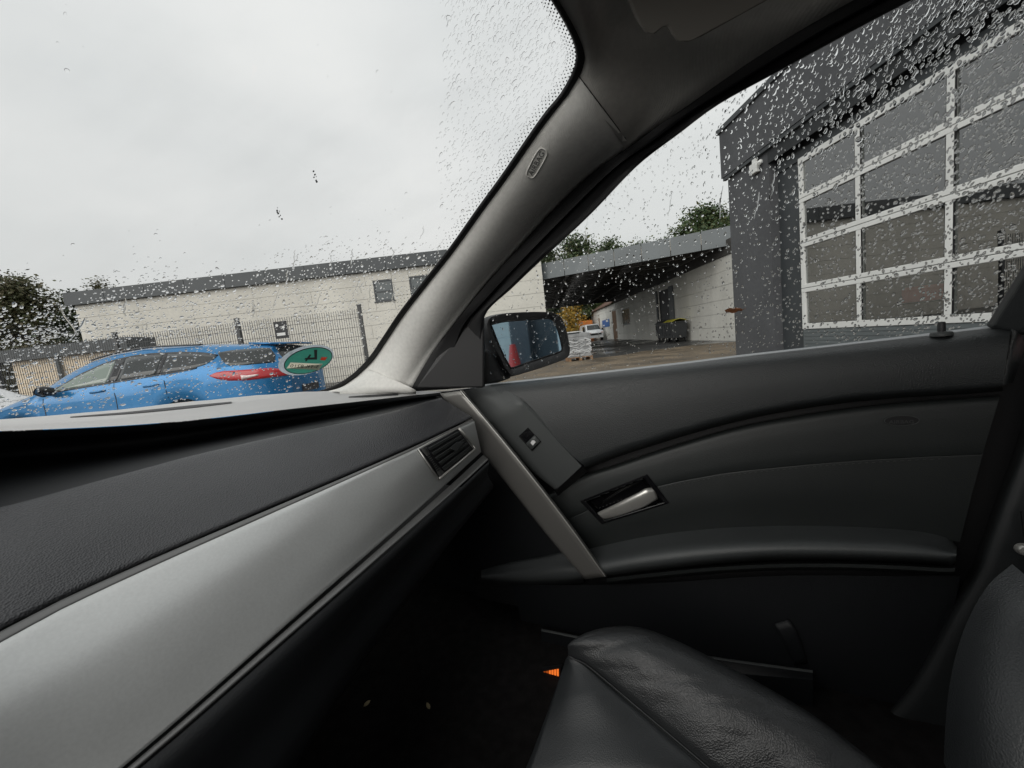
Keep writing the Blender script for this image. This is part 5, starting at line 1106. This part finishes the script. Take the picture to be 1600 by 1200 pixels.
while cnt < 5000 and tries < 90000:
    tries += 1; x = U(-120, 905); y = U(-60, 650)
    if x > edge_x(y) - 4 and y > 88: continue
    base_y = 655 - .088 * max(x, 0); 
    right = max(0, min(1, (x - (684 + 6 * math.sin(y * .02))) / 18))
    lowb = 456 - .165 * x + 14 * math.sin(x * .021) + 8 * math.sin(x * .07)      # top of the unwiped zone
    low = max(0, min(1, (y - lowb) / 60))
    low *= 1 if y < 545 - .06 * x else .5
    den = max(right * (.55 + .45 * min(1, max(0, (x - 700) / 120))), low)
    fleck = .012 if y > lowb - 60 else .0012
    if RND() > max(den, fleck): continue
    if y > base_y - 4: continue
    g = glass_pt(WT, x, y, 0)
    if g is None: continue
    p, n, dn = g; d = (p - E0).length
    px_r = (U(.7, 1.4) if RND() < .84 else U(1.4, 2.7)) * (1.0 if low > .2 else 1.2)
    if den < .1: px_r *= .75
    if x < 260: px_r *= .85
    r = px_r * d / 600 * (1.0 if right > .5 else 1.0)
    if not free(gw, x, y, px_r): continue
    tw = dn if RND() < .6 else (dn + n.cross(dn) * U(-.7, .7)).normalized()
    blob(wd, p, n, tw, r, U(1.0, 2.4), U(.18, .36)); cnt += 1
for i in range(22):   # short running trails
    x = U(330, 690) if i < 17 else U(60, 330); lowb = 470 - .165 * x; y = lowb + U(-12, 75); L0 = U(12, 34); P = []; xx = x
    for k in range(9):
        g = glass_pt(WT, xx, y + L0 * k / 8, 0); xx += U(-2.6, 1.6)
        if g is None: break
        P.append(g[0]); n = g[1]
    if len(P) == 9: streak(wd, P, n, U(.0007, .0014))
for pts in ([(94, 476), (100, 492), (108, 503), (115, 512), (118, 521), (112, 528), (107, 533)], [(133, 497), (128, 508), (122, 516), (117, 518)], [(372, 497), (366, 508), (360, 516), (364, 524)]):
    P = [glass_pt(WT, *q, 0) for q in pts]; streak(wd, resample([a[0] for a in P], 14), P[0][1], .0012)
finish(wd, 'windscreen_raindrops', 'raindrops beaded along the unwiped edges of the windscreen')
random.seed(5)
sdp = (MB(), MB()); cnt = tries = 0
def top_y(x):
    return lerp_tab([(757, 490), (843, 405), (993, 258), (1122, 160), (1220, 106), (1411, 3), (1600, -90), (1760, -170), (1900, -240)], x)
def sill_y(x): return lerp_tab([(742, 602), (1060, 566), (1300, 538), (1553, 508), (1700, 490)], x)
while cnt < 4600 and tries < 120000:
    tries += 1; x = U(760, 1720) if RND() < .93 else U(1560, 1900); y = U(-160, 600) if RND() < .95 else U(-420, -100)
    if y < top_y(x) + 3 or y > sill_y(x) - 2 or (x > 1553 and y > 511 - (x - 1553) * 1.6): continue
    f = max(0, min(1, (x - 1080) / 260)); hh = (sill_y(x) - y) / (sill_y(x) - top_y(x))
    den = .34 + .40 * f + .26 * max(0, hh - .3) + (.15 if hh < .12 else 0)
    if RND() > den: continue
    g = glass_pt(SG, x, y, 0)
    if g is None: continue
    p, n, dn = g; d = (p - E0).length
    big = f * (.35 + .65 * hh)
    px_r = (U(.6, 1.25) if RND() < .8 else U(1.25, 2.0)) + big * (U(.1, .6) if RND() < .75 else U(.6, 1.9))
    if px_r > 3 and RND() < .3: continue
    if not free(gs, x, y, px_r * 1.15): continue
    tw = (dn + n.cross(dn) * U(-.5, .5)).normalized()
    blob(sdp, p, n, tw, px_r * d / 600, U(1.0, 2.3), U(.24, .42)); cnt += 1
for i in range(7):
    x = [918, 1130, 1210, 1186, 1395, 1320, 1050][i]; y = [340, 290, 270, 300, 60, 120, 300][i]; P = []
    for k in range(9):
        g = glass_pt(SG, x - k * U(.3, 1.2), y + k * U(4, 7), 0)
        if g: P.append(g[0]); n = g[1]
    if len(P) > 4: streak(sdp, P, n, .0011)
finish(sdp, 'window_raindrops', 'raindrops scattered over the passenger side window')
# dead leaf on the outside of the side window
g = glass_pt(SG, 1147, 486, .002); p, n, dn = g; x_ = n.cross(dn).normalized(); x_ = x_ if x_.x > 0 else -x_
ol = [(-1, .1), (-.8, -.35), (-.45, -.22), (-.2, -.4), (.2, -.3), (.5, -.12), (.8, -.18), (1, .12), (.7, .2), (.85, .36), (.45, .34), (.2, .45), (-.1, .3), (-.4, .42), (-.75, .3)]
m = MB(); sc2 = 11 * (p - E0).length / 600; up = -dn
m.prism([p + x_ * a * sc2 + up * (b * sc2 * .8 - a * .1 * sc2) + n * (.0008 + .0015 * math.sin(a * 3 + b * 4)) for a, b in ol], n * .0006); lf = m.build('dead_leaf', M['leafb']); tag(lf, 'small brown dead leaf stuck to the side window', 'leaf')
m = MB(); m.tube([p + x_ * .9 * sc2 - up * .05 * sc2 + n * .002, p + x_ * 1.25 * sc2 + up * .08 * sc2 + n * .002], .0004, 4); m.build('stalk', M['leafb'], lf)
# squashed insect marks on the wiped glass
m = MB()
for (cx, cy_) in ((490, 268), (434, 327)):
    for k in range(11):
        x, y = cx + k * .5 + U(-2.5, 2.5), cy_ + k * 1.6 + U(-3, 3); q_ = glass_pt(WT, x, y, .0004); a = q_[1].cross(q_[2]); rr = U(.5, 1.15) * (q_[0] - E0).length / 600
        m.add([q_[0] + (a * math.cos(t) + q_[2] * 1.6 * math.sin(t)) * rr for t in [6.283 * j / 6 for j in range(6)]] + [q_[0] + q_[1] * .0005], [(j, (j + 1) % 6, 6) for j in range(6)])
o = m.build('insect_smears', M['grime']); o['kind'] = 'stuff'; tag(o, 'two small grey insect smears on the wiped windscreen', 'smears')
